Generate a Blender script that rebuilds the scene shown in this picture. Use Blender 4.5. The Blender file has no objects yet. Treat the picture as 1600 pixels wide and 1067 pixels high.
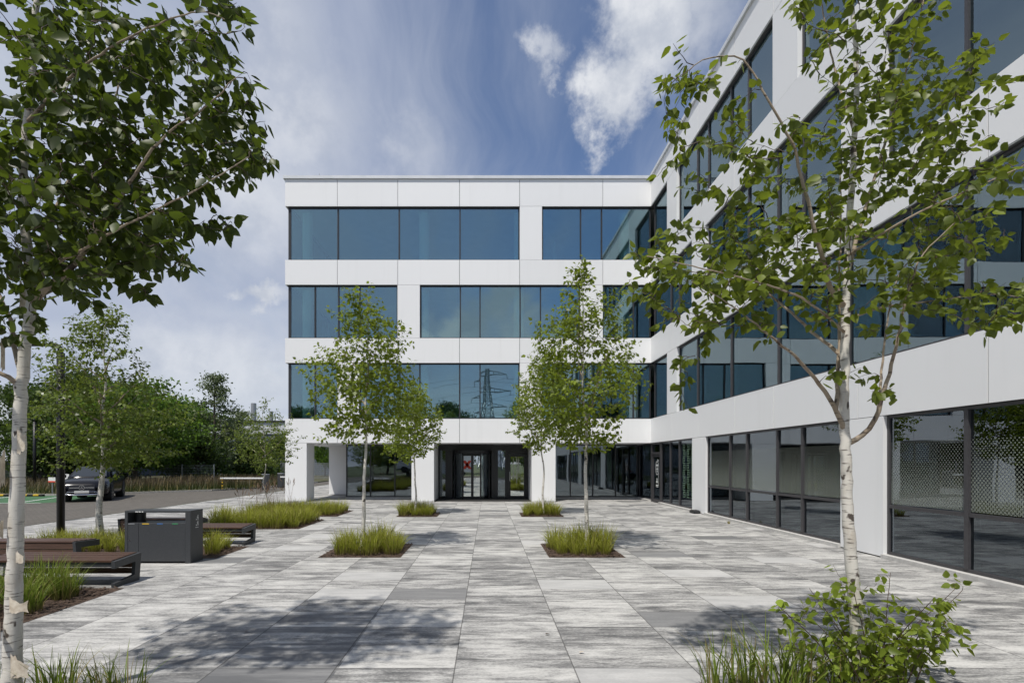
import bpy, math, random
import numpy as np
from mathutils import Vector, Matrix
R = math.radians
SC = bpy.context.scene
COL = SC.collection

# ------------------------------------------------------------------ camera
F = 800.0            # focal length in px of the 1600 px wide photograph (18 mm)
VX, VY = 762.0, 722.0
EYE = 1.75
cd = bpy.data.cameras.new('camera'); cam = bpy.data.objects.new('camera', cd); COL.objects.link(cam)
cam.location = (0, 0, EYE); cam.rotation_euler = (R(90), 0, 0)
cd.sensor_width = 36; cd.lens = 18.0
cd.shift_x = (800 - VX) / 1600; cd.shift_y = (VY - 533.5) / 1600
cd.clip_start = 0.05; cd.clip_end = 2000
SC.camera = cam
# ------------------------------------------------------------------ light and exposure
SUN_EL, SUN_AZ = R(62), R(31)          # light travels towards +X sin(az), +Y cos(az)
trav = Vector((math.sin(SUN_AZ) * math.cos(SUN_EL), math.cos(SUN_AZ) * math.cos(SUN_EL), -math.sin(SUN_EL)))
sd = bpy.data.lights.new('sun', 'SUN'); sd.energy = 4.1; sd.angle = R(1.1); sd.color = (1.0, 0.955, 0.88)
so = bpy.data.objects.new('sun', sd); COL.objects.link(so)
so.rotation_euler = trav.to_track_quat('-Z', 'Y').to_euler(); so.location = (-20, -25, 60)
SC.view_settings.view_transform = 'Standard'; SC.view_settings.look = 'None'
SC.view_settings.exposure = 0.06; SC.view_settings.gamma = 1.0

class NT:
    """tiny node-tree helper"""
    def __init__(s, tree): s.t = tree; s.n = tree.nodes; s.l = tree.links
    def new(s, kind, **kw):
        n = s.n.new(kind)
        for k, v in kw.items(): setattr(n, k, v)
        return n
    def put(s, sock, v):
        if v is None: return
        if isinstance(v, bpy.types.NodeSocket): s.l.new(v, sock)
        elif isinstance(v, bpy.types.Node): s.l.new(v.outputs[0], sock)
        else:
            if isinstance(v, (tuple, list)) and sock.type == 'RGBA' and len(v) == 3: v = (*v, 1)
            sock.default_value = v
    def math(s, op, a, b=None, c=None, clamp=False):
        n = s.new('ShaderNodeMath', operation=op); n.use_clamp = clamp
        s.put(n.inputs[0], a); s.put(n.inputs[1], b)
        if c is not None: s.put(n.inputs[2], c)
        return n.outputs[0]
    def vmath(s, op, a, b=None, out=0):
        n = s.new('ShaderNodeVectorMath', operation=op); s.put(n.inputs[0], a); s.put(n.inputs[1], b)
        return n.outputs['Value'] if op in ('LENGTH', 'DOT_PRODUCT', 'DISTANCE') else n.outputs[0]
    def noise(s, vec, scale=5, detail=3, rough=.5, dim='3D', w=None, dist=0):
        n = s.new('ShaderNodeTexNoise', noise_dimensions=dim)
        s.put(n.inputs['Vector'], vec); n.inputs['Scale'].default_value = scale
        n.inputs['Detail'].default_value = detail; n.inputs['Roughness'].default_value = rough
        n.inputs['Distortion'].default_value = dist
        if w is not None: s.put(n.inputs['W'], w)
        return n.outputs[0]
    def ramp(s, fac, *stops):
        n = s.new('ShaderNodeValToRGB'); e = n.color_ramp.elements
        while len(e) < len(stops): e.new(0.5)
        for el, (p, c) in zip(e, stops):
            el.position = p; el.color = (c, c, c, 1) if isinstance(c, (int, float)) else (*c, 1)
        s.put(n.inputs[0], fac); return n.outputs[0]
    def smooth(s, v, a, b):
        n = s.new('ShaderNodeMapRange', interpolation_type='SMOOTHSTEP')
        s.put(n.inputs['Value'], v); n.inputs['From Min'].default_value = a; n.inputs['From Max'].default_value = b
        return n.outputs[0]
    def mix(s, fac, a, b):
        n = s.new('ShaderNodeMix', data_type='RGBA'); s.put(n.inputs[0], fac); s.put(n.inputs[6], a); s.put(n.inputs[7], b)
        return n.outputs[2]
    def comb(s, x, y, z):
        n = s.new('ShaderNodeCombineXYZ'); s.put(n.inputs[0], x); s.put(n.inputs[1], y); s.put(n.inputs[2], z); return n.outputs[0]
    def sep(s, v):
        n = s.new('ShaderNodeSeparateXYZ'); s.put(n.inputs[0], v); return n.outputs

# ------------------------------------------------------------------ sky (world): nishita + clouds that live in sky directions
W = bpy.data.worlds.new('World'); SC.world = W; W.use_nodes = True
wt = W.node_tree; wt.nodes.clear(); t = NT(wt)
sky = t.new('ShaderNodeTexSky', sky_type='NISHITA'); sky.sun_disc = False
sky.sun_elevation = SUN_EL; sky.sun_rotation = math.atan2(-trav.x, -trav.y)
sky.air_density = 1.0; sky.dust_density = 0.6; sky.ozone_density = 1.6
geo = t.new('ShaderNodeTexCoord'); d = geo.outputs['Generated']
dx, dy, dz = t.sep(d)
den = t.math('ADD', t.math('MAXIMUM', dz, 0.0), 0.18)
px = t.math('DIVIDE', dx, den); py = t.math('DIVIDE', dy, den)
warp = t.noise(t.comb(px, py, 0.0), 0.9, 3, .5)
cir = t.noise(t.comb(t.math('ADD', t.math('MULTIPLY', px, 1.9), t.math('MULTIPLY', warp, 1.4)), t.math('MULTIPLY', py, 0.42), 3.1), 1.25, 7, .58)
cov = t.math('ADD', t.math('MULTIPLY', t.smooth(dx, 0.30, -0.55), 0.34), t.math('MULTIPLY', t.smooth(dz, 0.42, 0.0), 0.20))
cov = t.math('ADD', cov, t.math('MULTIPLY', t.smooth(dy, 0.1, -0.5), 0.04))
cirm = t.math('MULTIPLY', t.smooth(t.math('ADD', cir, cov), 0.39, 0.93), 0.90)
def sky_dir(x, y): return Vector(((x - VX) / F, 1.0, (VY - y) / F)).normalized()
fine = t.new('ShaderNodeTexNoise'); t.put(fine.inputs['Vector'], d); fine.inputs['Scale'].default_value = 9; fine.inputs['Detail'].default_value = 8; fine.inputs['Roughness'].default_value = .62
wv = t.vmath('ADD', d, t.vmath('MULTIPLY', t.vmath('SUBTRACT', fine.outputs['Color'], (.5, .5, .5)), (.20, .20, .20)))
cum = None
def blob(c, sx, sz, soft=.25, amt=1.0):
    global cum
    rel = t.vmath('MULTIPLY', t.vmath('SUBTRACT', wv, tuple(c)), (1 / sx, 1 / sx, 1 / sz))
    m = t.math('MULTIPLY', t.smooth(t.vmath('LENGTH', rel), 1.05, soft), amt)
    cum = m if cum is None else t.math('MAXIMUM', cum, m)
blob(sky_dir(1005, 55), .095, .10, .45, 1.0); blob(sky_dir(962, 150), .070, .08, .35, 1.0); blob(sky_dir(948, 195), .04, .05, .2, .9); blob(sky_dir(1065, 45), .12, .09, .05, .75)
blob(sky_dir(850, 90), .036, .05, .1, .72); blob(sky_dir(875, 135), .022, .02, .05, .5)
blob(sky_dir(405, 465), .075, .03, .2, .95); blob(sky_dir(480, 200), .12, .13, .05, .62); blob(sky_dir(640, 225), .09, .07, 0, .42)
blob(sky_dir(250, 300), .30, .24, .0, .60); blob(sky_dir(420, 330), .20, .16, .0, .55); blob(sky_dir(300, 560), .30, .10, .0, .55); blob(sky_dir(430, 60), .10, .16, .0, .5)
for (x, y, sx, sz) in ((725, 510, .075, .06), (765, 485, .06, .055), (815, 515, .06, .045), (665, 528, .07, .03), (850, 535, .07, .025)):   # cumulus in the southern sky, mirrored by the facade
    c = sky_dir(x, y); blob(Vector((c.x, -c.y, c.z)), sx, sz, .35, 1.0)
blob((-.86, -.25, .42), .3, .16, .1, .8); blob((-.8, .5, .25), .3, .1, .1, .7); blob((.5, -.75, .4), .25, .16, .1, .9)
cumcol = t.mix(t.smooth(fine.outputs[0], .36, .64), (.50, .54, .62), (.74, .76, .80))
skyc = t.new('ShaderNodeMix', data_type='RGBA', blend_type='MULTIPLY'); skyc.inputs[0].default_value = 1
t.put(skyc.inputs[6], sky.outputs[0]); t.put(skyc.inputs[7], (.104, .106, .116))
c1 = t.mix(cirm, skyc.outputs[2], t.mix(t.smooth(warp, .35, .65), (.40, .45, .58), (.63, .665, .73)))
c2 = t.mix(cum, c1, cumcol)
bg = t.new('ShaderNodeBackground'); t.put(bg.inputs[0], c2); bg.inputs[1].default_value = 1.0
# sky colours above are already scaled (nishita x 0.1); clouds are added at the brightness of sunlit cloud
t.l.new(bg.outputs[0], t.new('ShaderNodeOutputWorld').inputs[0])

# ------------------------------------------------------------------ materials
def mat(name, col=(.5, .5, .5), rough=.6, metal=0, spec=.5):
    m = bpy.data.materials.new(name); m.use_nodes = True
    b = m.node_tree.nodes['Principled BSDF']
    b.inputs['Base Color'].default_value = (*col, 1); b.inputs['Roughness'].default_value = rough
    b.inputs['Metallic'].default_value = metal; b.inputs['Specular IOR Level'].default_value = spec
    return m
def mat_noise(name, c1, c2, scale=8, rough=.6, metal=0, bump=0, detail=4, stretch=(1, 1, 1), spec=.4, lo=.35, hi=.65):
    m = mat(name, c1, rough, metal, spec); t = NT(m.node_tree); b = t.n['Principled BSDF']
    p = t.new('ShaderNodeTexCoord').outputs['Object']
    f = t.noise(t.vmath('MULTIPLY', p, stretch), scale, detail, .6)
    t.put(b.inputs['Base Color'], t.ramp(f, (lo, c1), (hi, c2)))
    if bump:
        bn = t.new('ShaderNodeBump'); bn.inputs['Strength'].default_value = bump; bn.inputs['Distance'].default_value = .01
        t.put(bn.inputs['Height'], f); t.put(b.inputs['Normal'], bn.outputs[0])
    return m
M = {}
M['white'] = mat('white_panel', (.78, .785, .79), .48, 0, .38)
t = NT(M['white'].node_tree); g_ = t.new('ShaderNodeNewGeometry'); p_ = g_.outputs['Position']
f_ = t.noise(t.vmath('MULTIPLY', p_, (2.2, 2.2, .10)), 1.3, 6, .65); f2_ = t.noise(p_, .5, 3, .5)
c_ = t.mix(g_.outputs['Random Per Island'], (.755, .76, .765), (.80, .803, .806))
c_ = t.mix(t.math('MULTIPLY', t.smooth(f_, .52, .80), .22), c_, (.60, .60, .59)); c_ = t.mix(t.math('MULTIPLY', t.smooth(f2_, .5, .8), .10), c_, (.66, .665, .67))
t.put(t.n['Principled BSDF'].inputs['Base Color'], c_)
M['core'] = mat('panel_backing', (.10, .105, .11), .8)
M['coping'] = mat_noise('coping_metal', (.60, .62, .63), (.68, .69, .70), 2, .35, .2)
M['frame'] = mat_noise('anthracite_frame', (.028, .030, .034), (.036, .038, .042), 20, .42)
M['frame_grey'] = mat_noise('wing_frame', (.05, .048, .052), (.06, .058, .062), 20, .42)
M['dark'] = mat('door_anthracite', (.018, .019, .022), .35)
M['plinth'] = mat_noise('plinth_stone', (.42, .41, .39), (.52, .51, .49), 14, .8)
M['ceil'] = mat_noise('inside_ceiling', (.52, .54, .55), (.58, .60, .61), 2, .8)
M['soffit'] = mat_noise('soffit_panel', (.62, .63, .64), (.68, .69, .70), 2, .6)
M['inwall'] = mat_noise('inside_wall', (.50, .53, .54), (.58, .60, .61), .7, .8)
M['infloor'] = mat_noise('inside_floor', (.20, .20, .20), (.26, .26, .26), 3, .5)
M['incol'] = mat_noise('inside_column', (.66, .70, .69), (.72, .75, .74), 3, .6)
M['steel'] = mat_noise('galvanised_steel', (.30, .31, .32), (.40, .41, .42), 12, .45, .6)
M['chrome'] = mat('chrome', (.75, .76, .78), .15, 1)
M['anth'] = mat_noise('powder_coat_anthracite', (.040, .043, .047), (.050, .053, .057), 60, .48, 0, .05)
M['black'] = mat_noise('black_paint', (.010, .010, .012), (.014, .014, .016), 30, .4)
M['carpaint'] = mat('black_car_paint', (.004, .004, .006), .22, 0, .35)
M['carglass'] = mat('car_glass', (.02, .025, .03), .05, 0, .8)
M['tyre'] = mat('tyre_rubber', (.015, .015, .015), .85)
M['rim'] = mat('wheel_rim', (.3, .3, .31), .3, .9)
M['lampglass'] = mat('headlight_glass', (.35, .37, .40), .1, .3)
M['plate'] = mat('plate_white', (.6, .6, .58), .5)
M['red'] = mat('red_paint', (.72, .05, .015), .5)
M['yellow'] = mat('yellow_paint', (.65, .42, .03), .5)
M['blue'] = mat('blue_paint', (.05, .15, .38), .5)
M['green'] = mat('green_mark', (.04, .26, .10), .5)
M['whitepaint'] = mat_noise('white_paint', (.70, .70, .69), (.80, .80, .79), 9, .5)
M['vanwhite'] = mat_noise('van_white', (.72, .74, .74), (.78, .80, .80), 3, .3)
M['greenbay'] = mat_noise('green_bay_paint', (.035, .10, .042), (.055, .14, .06), 6, .75)
M['papery'] = mat_noise('peeling_bark', (.46, .39, .30), (.64, .58, .48), 26, .8)
M['bait'] = mat('black_plastic', (.02, .02, .022), .5)
M['sprayer'] = mat('signal_white', (.85, .87, .86), .5)

def glass(name, refl0, gl, tr, wavy=.0018, tl_=.012):
    m = bpy.data.materials.new(name); m.use_nodes = True; m.node_tree.nodes.clear(); t = NT(m.node_tree)
    g = t.new('ShaderNodeBsdfGlossy'); g.inputs['Roughness'].default_value = 0.0; t.put(g.inputs['Color'], gl)
    tt = t.new('ShaderNodeBsdfTransparent'); t.put(tt.inputs['Color'], tr)
    fr = t.new('ShaderNodeFresnel'); fr.inputs['IOR'].default_value = 1.5
    p = t.new('ShaderNodeTexCoord').outputs['Object']
    f = t.noise(p, .75, 2, .5)
    b = t.new('ShaderNodeBump'); b.inputs['Strength'].default_value = 1; b.inputs['Distance'].default_value = wavy; t.put(b.inputs['Height'], f)
    gm = t.new('ShaderNodeNewGeometry'); wn = t.new('ShaderNodeTexWhiteNoise', noise_dimensions='1D'); t.put(wn.inputs['W'], t.math('MULTIPLY', gm.outputs['Random Per Island'], 91.7))
    tilt = t.vmath('MULTIPLY', t.vmath('SUBTRACT', wn.outputs['Color'], (.5, .5, .5)), (tl_, tl_, tl_))   # every pane sits a hair differently
    t.put(b.inputs['Normal'], t.vmath('NORMALIZE', t.vmath('ADD', gm.outputs['Normal'], tilt)))
    t.put(g.inputs['Normal'], b.outputs[0])
    fac = t.math('ADD', refl0, t.math('MULTIPLY', fr.outputs[0], 1 - refl0), clamp=True)
    mx = t.new('ShaderNodeMixShader'); t.put(mx.inputs[0], fac); t.put(mx.inputs[1], tt.outputs[0]); t.put(mx.inputs[2], g.outputs[0])
    t.l.new(mx.outputs[0], t.new('ShaderNodeOutputMaterial').inputs[0]); return m
M['glass'] = glass('coated_glass', .26, (.58, .74, .82), (.78, .97, .94))
M['glass_low'] = glass('shop_glass', .20, (.62, .70, .78), (.50, .56, .54))
M['glass_clear'] = glass('clear_glass', .55, (.9, .95, .95), (.72, .78, .76), .0006, 0)

def dotted_film():
    """frosted dots printed on the glass: bigger and denser towards the bottom"""
    m = bpy.data.materials.new('dotted_film'); m.use_nodes = True; m.node_tree.nodes.clear(); t = NT(m.node_tree)
    x, y, z = t.sep(t.new('ShaderNodeNewGeometry').outputs['Position'])
    pu, pz = .056, .034
    row = t.math('FLOOR', t.math('DIVIDE', z, pz))
    u = t.math('MULTIPLY', t.math('SUBTRACT', t.math('FRACT', t.math('ADD', t.math('DIVIDE', y, pu), t.math('MULTIPLY', row, .5))), .5), pu)
    v = t.math('MULTIPLY', t.math('SUBTRACT', t.math('FRACT', t.math('DIVIDE', z, pz)), .5), pz)
    r = t.math('SQRT', t.math('ADD', t.math('MULTIPLY', u, u), t.math('MULTIPLY', v, v)))
    rad = t.math('MULTIPLY_ADD', t.smooth(z, 2.1, .95), .012, .0105)
    f = t.math('MULTIPLY', t.smooth(t.math('SUBTRACT', r, rad), .002, -.002), .40)
    df = t.new('ShaderNodeBsdfDiffuse'); t.put(df.inputs[0], (.42, .46, .40))
    tt = t.new('ShaderNodeBsdfTransparent')
    mx = t.new('ShaderNodeMixShader'); t.put(mx.inputs[0], f); t.put(mx.inputs[1], tt.outputs[0]); t.put(mx.inputs[2], df.outputs[0])
    t.l.new(mx.outputs[0], t.new('ShaderNodeOutputMaterial').inputs[0]); return m
M['dots'] = dotted_film()

def leaf_mat(name, dark, light, trans, rough=.42):
    m = bpy.data.materials.new(name); m.use_nodes = True; t = NT(m.node_tree); b = t.n['Principled BSDF']; out = t.n['Material Output']
    g = t.new('ShaderNodeNewGeometry')
    r = g.outputs['Random Per Island']
    c = t.ramp(r, (0, tuple(k * .6 for k in dark)), (.3, dark), (.65, light), (.92, light), (1.0, tuple(min(1, k * 1.35) for k in light)))
    under = t.mix(.25, c, (.15, .18, .08))
    c = t.mix(g.outputs['Backfacing'], c, under)
    t.put(b.inputs['Base Color'], c); b.inputs['Roughness'].default_value = rough; b.inputs['Specular IOR Level'].default_value = .28
    tl = t.new('ShaderNodeBsdfTranslucent'); t.put(tl.inputs[0], t.mix(r, trans, tuple(k * .7 for k in trans)))
    mx = t.new('ShaderNodeMixShader'); mx.inputs[0].default_value = .36
    t.put(mx.inputs[1], b.outputs[0]); t.put(mx.inputs[2], tl.outputs[0]); t.l.new(mx.outputs[0], out.inputs[0]); return m
M['leaf'] = leaf_mat('birch_leaf', (.065, .095, .008), (.165, .215, .020), (.38, .48, .03))
M['leaf_near'] = leaf_mat('near_birch_leaf', (.050, .074, .007), (.130, .166, .017), (.29, .37, .026))
M['leaf_mid'] = leaf_mat('grey_birch_leaf', (.055, .085, .012), (.135, .180, .030), (.28, .37, .04), .36)
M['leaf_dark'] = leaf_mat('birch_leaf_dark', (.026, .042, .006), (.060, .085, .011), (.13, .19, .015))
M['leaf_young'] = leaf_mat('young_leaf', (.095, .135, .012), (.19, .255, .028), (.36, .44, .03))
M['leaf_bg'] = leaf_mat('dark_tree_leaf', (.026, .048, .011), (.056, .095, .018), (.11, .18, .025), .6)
M['leaf_bright'] = leaf_mat('robinia_leaf', (.036, .078, .009), (.095, .175, .016), (.20, .34, .03), .6)
M['leaf_silver'] = leaf_mat('silver_leaf', (.08, .105, .055), (.16, .195, .10), (.16, .22, .07), .6)

def bark(name, base, stain, dark, sc=1.0):
    m = mat(name, base, .75, 0, .25); t = NT(m.node_tree); b = t.n['Principled BSDF']
    p = t.new('ShaderNodeTexCoord').outputs['Object']
    n1 = t.noise(t.vmath('MULTIPLY', p, (3, 3, 1.2)), 2.2 * sc, 5, .6)
    n2 = t.noise(t.vmath('MULTIPLY', p, (9, 9, 70)), 1.0 * sc, 3, .6)
    n3 = t.noise(t.vmath('MULTIPLY', p, (11, 11, 8)), 1.1 * sc, 2, .5)
    c = t.mix(t.smooth(n1, .45, .75), base, stain)
    c = t.mix(t.math('MULTIPLY', t.smooth(n2, .56, .68), .85), c, dark)
    c = t.mix(t.math('MULTIPLY', t.smooth(n3, .63, .68), .95), c, dark)
    t.put(b.inputs['Base Color'], c)
    bn = t.new('ShaderNodeBump'); bn.inputs['Strength'].default_value = .35; bn.inputs['Distance'].default_value = .006
    t.put(bn.inputs['Height'], t.math('ADD', n2, t.math('MULTIPLY', n1, 1.5))); t.put(b.inputs['Normal'], bn.outputs[0]); return m
M['bark'] = bark('birch_bark', (.60, .575, .52), (.44, .39, .32), (.07, .055, .045))
M['bark_limb'] = bark('birch_limb_bark', (.34, .28, .21), (.20, .145, .10), (.07, .05, .04))
M['bark_dark'] = bark('dark_bark', (.09, .075, .06), (.06, .05, .04), (.03, .025, .02))
M['twig'] = mat_noise('twig_bark', (.045, .028, .022), (.10, .065, .045), 10, .6)

def grass_mat(name, low, mid, tip):
    m = bpy.data.materials.new(name); m.use_nodes = True; t = NT(m.node_tree); b = t.n['Principled BSDF']; out = t.n['Material Output']
    z = t.sep(t.new('ShaderNodeTexCoord').outputs['Object'])[2]
    r = t.new('ShaderNodeNewGeometry').outputs['Random Per Island']
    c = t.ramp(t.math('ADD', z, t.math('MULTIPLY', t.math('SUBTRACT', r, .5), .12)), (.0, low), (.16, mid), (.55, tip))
    c = t.mix(t.math('MULTIPLY', t.smooth(r, .78, .92), .85), c, (.27, .215, .09))
    c = t.mix(t.math('MULTIPLY', t.smooth(r, .30, .05), .6), c, tuple(k * .62 for k in mid))
    t.put(b.inputs['Base Color'], c); b.inputs['Roughness'].default_value = .5; b.inputs['Specular IOR Level'].default_value = .3
    tl = t.new('ShaderNodeBsdfTranslucent'); t.put(tl.inputs[0], c)
    mx = t.new('ShaderNodeMixShader'); mx.inputs[0].default_value = .35
    t.put(mx.inputs[1], b.outputs[0]); t.put(mx.inputs[2], tl.outputs[0]); t.l.new(mx.outputs[0], out.inputs[0]); return m
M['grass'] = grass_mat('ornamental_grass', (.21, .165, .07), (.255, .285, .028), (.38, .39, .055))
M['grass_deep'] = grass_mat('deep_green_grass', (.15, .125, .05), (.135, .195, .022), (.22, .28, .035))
M['meadow'] = grass_mat('meadow_grass', (.035, .045, .014), (.055, .080, .018), (.105, .078, .048))
M['seed'] = mat_noise('seed_head', (.12, .08, .05), (.20, .13, .08), 20, .8)

def wood():
    m = mat('bench_wood', (.1, .05, .03), .5, 0, .4); t = NT(m.node_tree); b = t.n['Principled BSDF']
    p = t.new('ShaderNodeTexCoord').outputs['Object']
    f = t.noise(t.vmath('MULTIPLY', p, (1.2, 26, 26)), 1.6, 5, .6)
    t.put(b.inputs['Base Color'], t.ramp(f, (.3, (.052, .028, .019)), (.7, (.105, .058, .040)))); return m
M['wood'] = wood()

def paving():
    m = mat('streaked_concrete_slabs', (.4, .4, .4), .82, 0, .25); t = NT(m.node_tree); b = t.n['Principled BSDF']
    x, y, z = t.sep(t.new('ShaderNodeNewGeometry').outputs['Position'])
    CW, RW = 1.015, .545
    cx = t.math('DIVIDE', t.math('ADD', x, .28), CW); ci = t.math('FLOOR', cx); cf = t.math('FRACT', cx)
    h = t.new('ShaderNodeTexWhiteNoise', noise_dimensions='1D'); t.put(h.inputs['W'], ci)
    ry = t.math('ADD', t.math('DIVIDE', y, RW), t.math('MULTIPLY', t.math('ROUND', t.math('MULTIPLY', h.outputs[0], 3)), .333)); ri = t.math('FLOOR', ry); rf = t.math('FRACT', ry)
    wn = t.new('ShaderNodeTexWhiteNoise', noise_dimensions='2D'); t.put(wn.inputs['Vector'], t.comb(ci, ri, 0))
    hv = wn.outputs['Value']; hr, hg, hb = t.sep(wn.outputs['Color'])
    wob = t.noise(t.comb(x, y, 0), 2.2, 2, .5)
    off_ = t.math('MULTIPLY', hr, 60)
    yw = t.math('ADD', y, t.math('MULTIPLY', wob, .12))
    s1 = t.noise(t.comb(t.math('MULTIPLY', x, 1.5), t.math('MULTIPLY', yw, 10.0), off_), 1.0, 9, .70, dist=.5)
    s3 = t.noise(t.comb(t.math('MULTIPLY', x, 1.6), t.math('MULTIPLY', yw, 3.2), t.math('ADD', off_, 7.3)), 1.0, 7, .66, dist=.8)
    sv2 = t.comb(t.math('MULTIPLY', x, .55), t.math('MULTIPLY', y, 5.0), t.math('MULTIPLY', hg, 40))
    spk = t.noise(t.comb(t.math('MULTIPLY', x, 30), t.math('MULTIPLY', y, 75), 0), 1.0, 4, .75)
    v = t.math('ADD', t.math('MULTIPLY', s1, .60), t.math('MULTIPLY', s3, .40))
    v = t.math('ADD', v, t.math('MULTIPLY', t.math('SUBTRACT', spk, .5), .36))
    v = t.math('ADD', v, t.math('MULTIPLY', t.math('SUBTRACT', hv, .5), .09))
    col = t.ramp(v, (.37, (.105, .105, .105)), (.455, (.212, .209, .204)), (.52, (.35, .344, .331)), (.61, (.51, .50, .478)))
    plain = t.smooth(hb, .955, .96)
    col = t.mix(t.math('MULTIPLY', plain, .85), col, t.mix(hg, (.10, .102, .105), (.21, .21, .21)))
    pale = t.smooth(hb, .05, .045)
    col = t.mix(t.math('MULTIPLY', pale, .7), col, (.46, .455, .445))
    # a few slabs of the dark batch laid together, lower left
    def edge(f, w):  # distance to the cell border
        a = t.math('MULTIPLY', t.math('MINIMUM', f, t.math('SUBTRACT', 1.0, f)), w); return a
    j = t.math('MINIMUM', edge(cf, CW), edge(rf, RW * 1.15))
    jm = t.math('MULTIPLY', t.smooth(j, .008, .003), .72)
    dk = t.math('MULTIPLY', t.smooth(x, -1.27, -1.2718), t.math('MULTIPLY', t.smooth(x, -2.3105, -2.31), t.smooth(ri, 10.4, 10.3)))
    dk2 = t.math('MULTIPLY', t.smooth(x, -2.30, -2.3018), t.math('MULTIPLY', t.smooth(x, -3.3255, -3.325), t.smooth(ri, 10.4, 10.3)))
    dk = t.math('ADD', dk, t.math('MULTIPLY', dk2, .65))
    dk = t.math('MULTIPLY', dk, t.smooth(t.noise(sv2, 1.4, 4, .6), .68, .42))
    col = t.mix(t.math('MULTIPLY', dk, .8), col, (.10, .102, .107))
    col = t.mix(jm, col, (.06, .058, .055))
    dirt = t.noise(t.comb(x, y, 0), .45, 5, .6)
    col = t.mix(t.math('MULTIPLY', t.smooth(dirt, .52, .78), .25), col, (.16, .155, .145))
    t.put(b.inputs['Base Color'], col)
    bn = t.new('ShaderNodeBump'); bn.inputs['Strength'].default_value = .25; bn.inputs['Distance'].default_value = .004
    t.put(bn.inputs['Height'], t.math('SUBTRACT', spk, t.math('MULTIPLY', jm, 1.5))); t.put(b.inputs['Normal'], bn.outputs[0]); return m
M['paving'] = paving()
def road():
    m = mat('grey_block_paving', (.2, .19, .17), .85, 0, .2); t = NT(m.node_tree); b = t.n['Principled BSDF']
    p = t.new('ShaderNodeNewGeometry').outputs['Position']
    br = t.new('ShaderNodeTexBrick'); t.put(br.inputs['Vector'], p); br.inputs['Scale'].default_value = 1.0
    br.inputs['Brick Width'].default_value = .2; br.inputs['Row Height'].default_value = .1; br.inputs['Mortar Size'].default_value = .006
    t.put(br.inputs['Color1'], (.108, .098, .085)); t.put(br.inputs['Color2'], (.14, .128, .112)); t.put(br.inputs['Mortar'], (.06, .055, .05))
    n = t.noise(p, .35, 5, .65)
    c = t.mix(t.math('MULTIPLY', t.smooth(n, .45, .75), .45), br.outputs[0], (.085, .078, .07))
    t.put(b.inputs['Base Color'], c); return m
M['road'] = road()
M['earth'] = mat_noise('field_grass', (.045, .062, .020), (.085, .10, .035), .6, .9, 0, .4, 6)
M['verge'] = mat_noise('verge_earth', (.05, .055, .025), (.09, .085, .045), 1.5, .9, 0, .4, 6)
M['mulch'] = mat_noise('bark_mulch', (.022, .015, .011), (.12, .078, .055), 45, .9, 0, .9, 5)
M['kerb'] = mat_noise('kerb_concrete', (.28, .27, .25), (.38, .37, .35), 10, .85)
M['hall'] = mat_noise('hall_cladding', (.10, .125, .155), (.135, .16, .19), 1, .55, 0, 0, 3, (1, 1, .1))
M['hall_top'] = mat_noise('hall_fascia', (.50, .52, .53), (.58, .60, .61), 1, .5)
M['brown'] = mat_noise('brown_brick', (.085, .038, .028), (.12, .055, .04), 6, .8)

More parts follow.
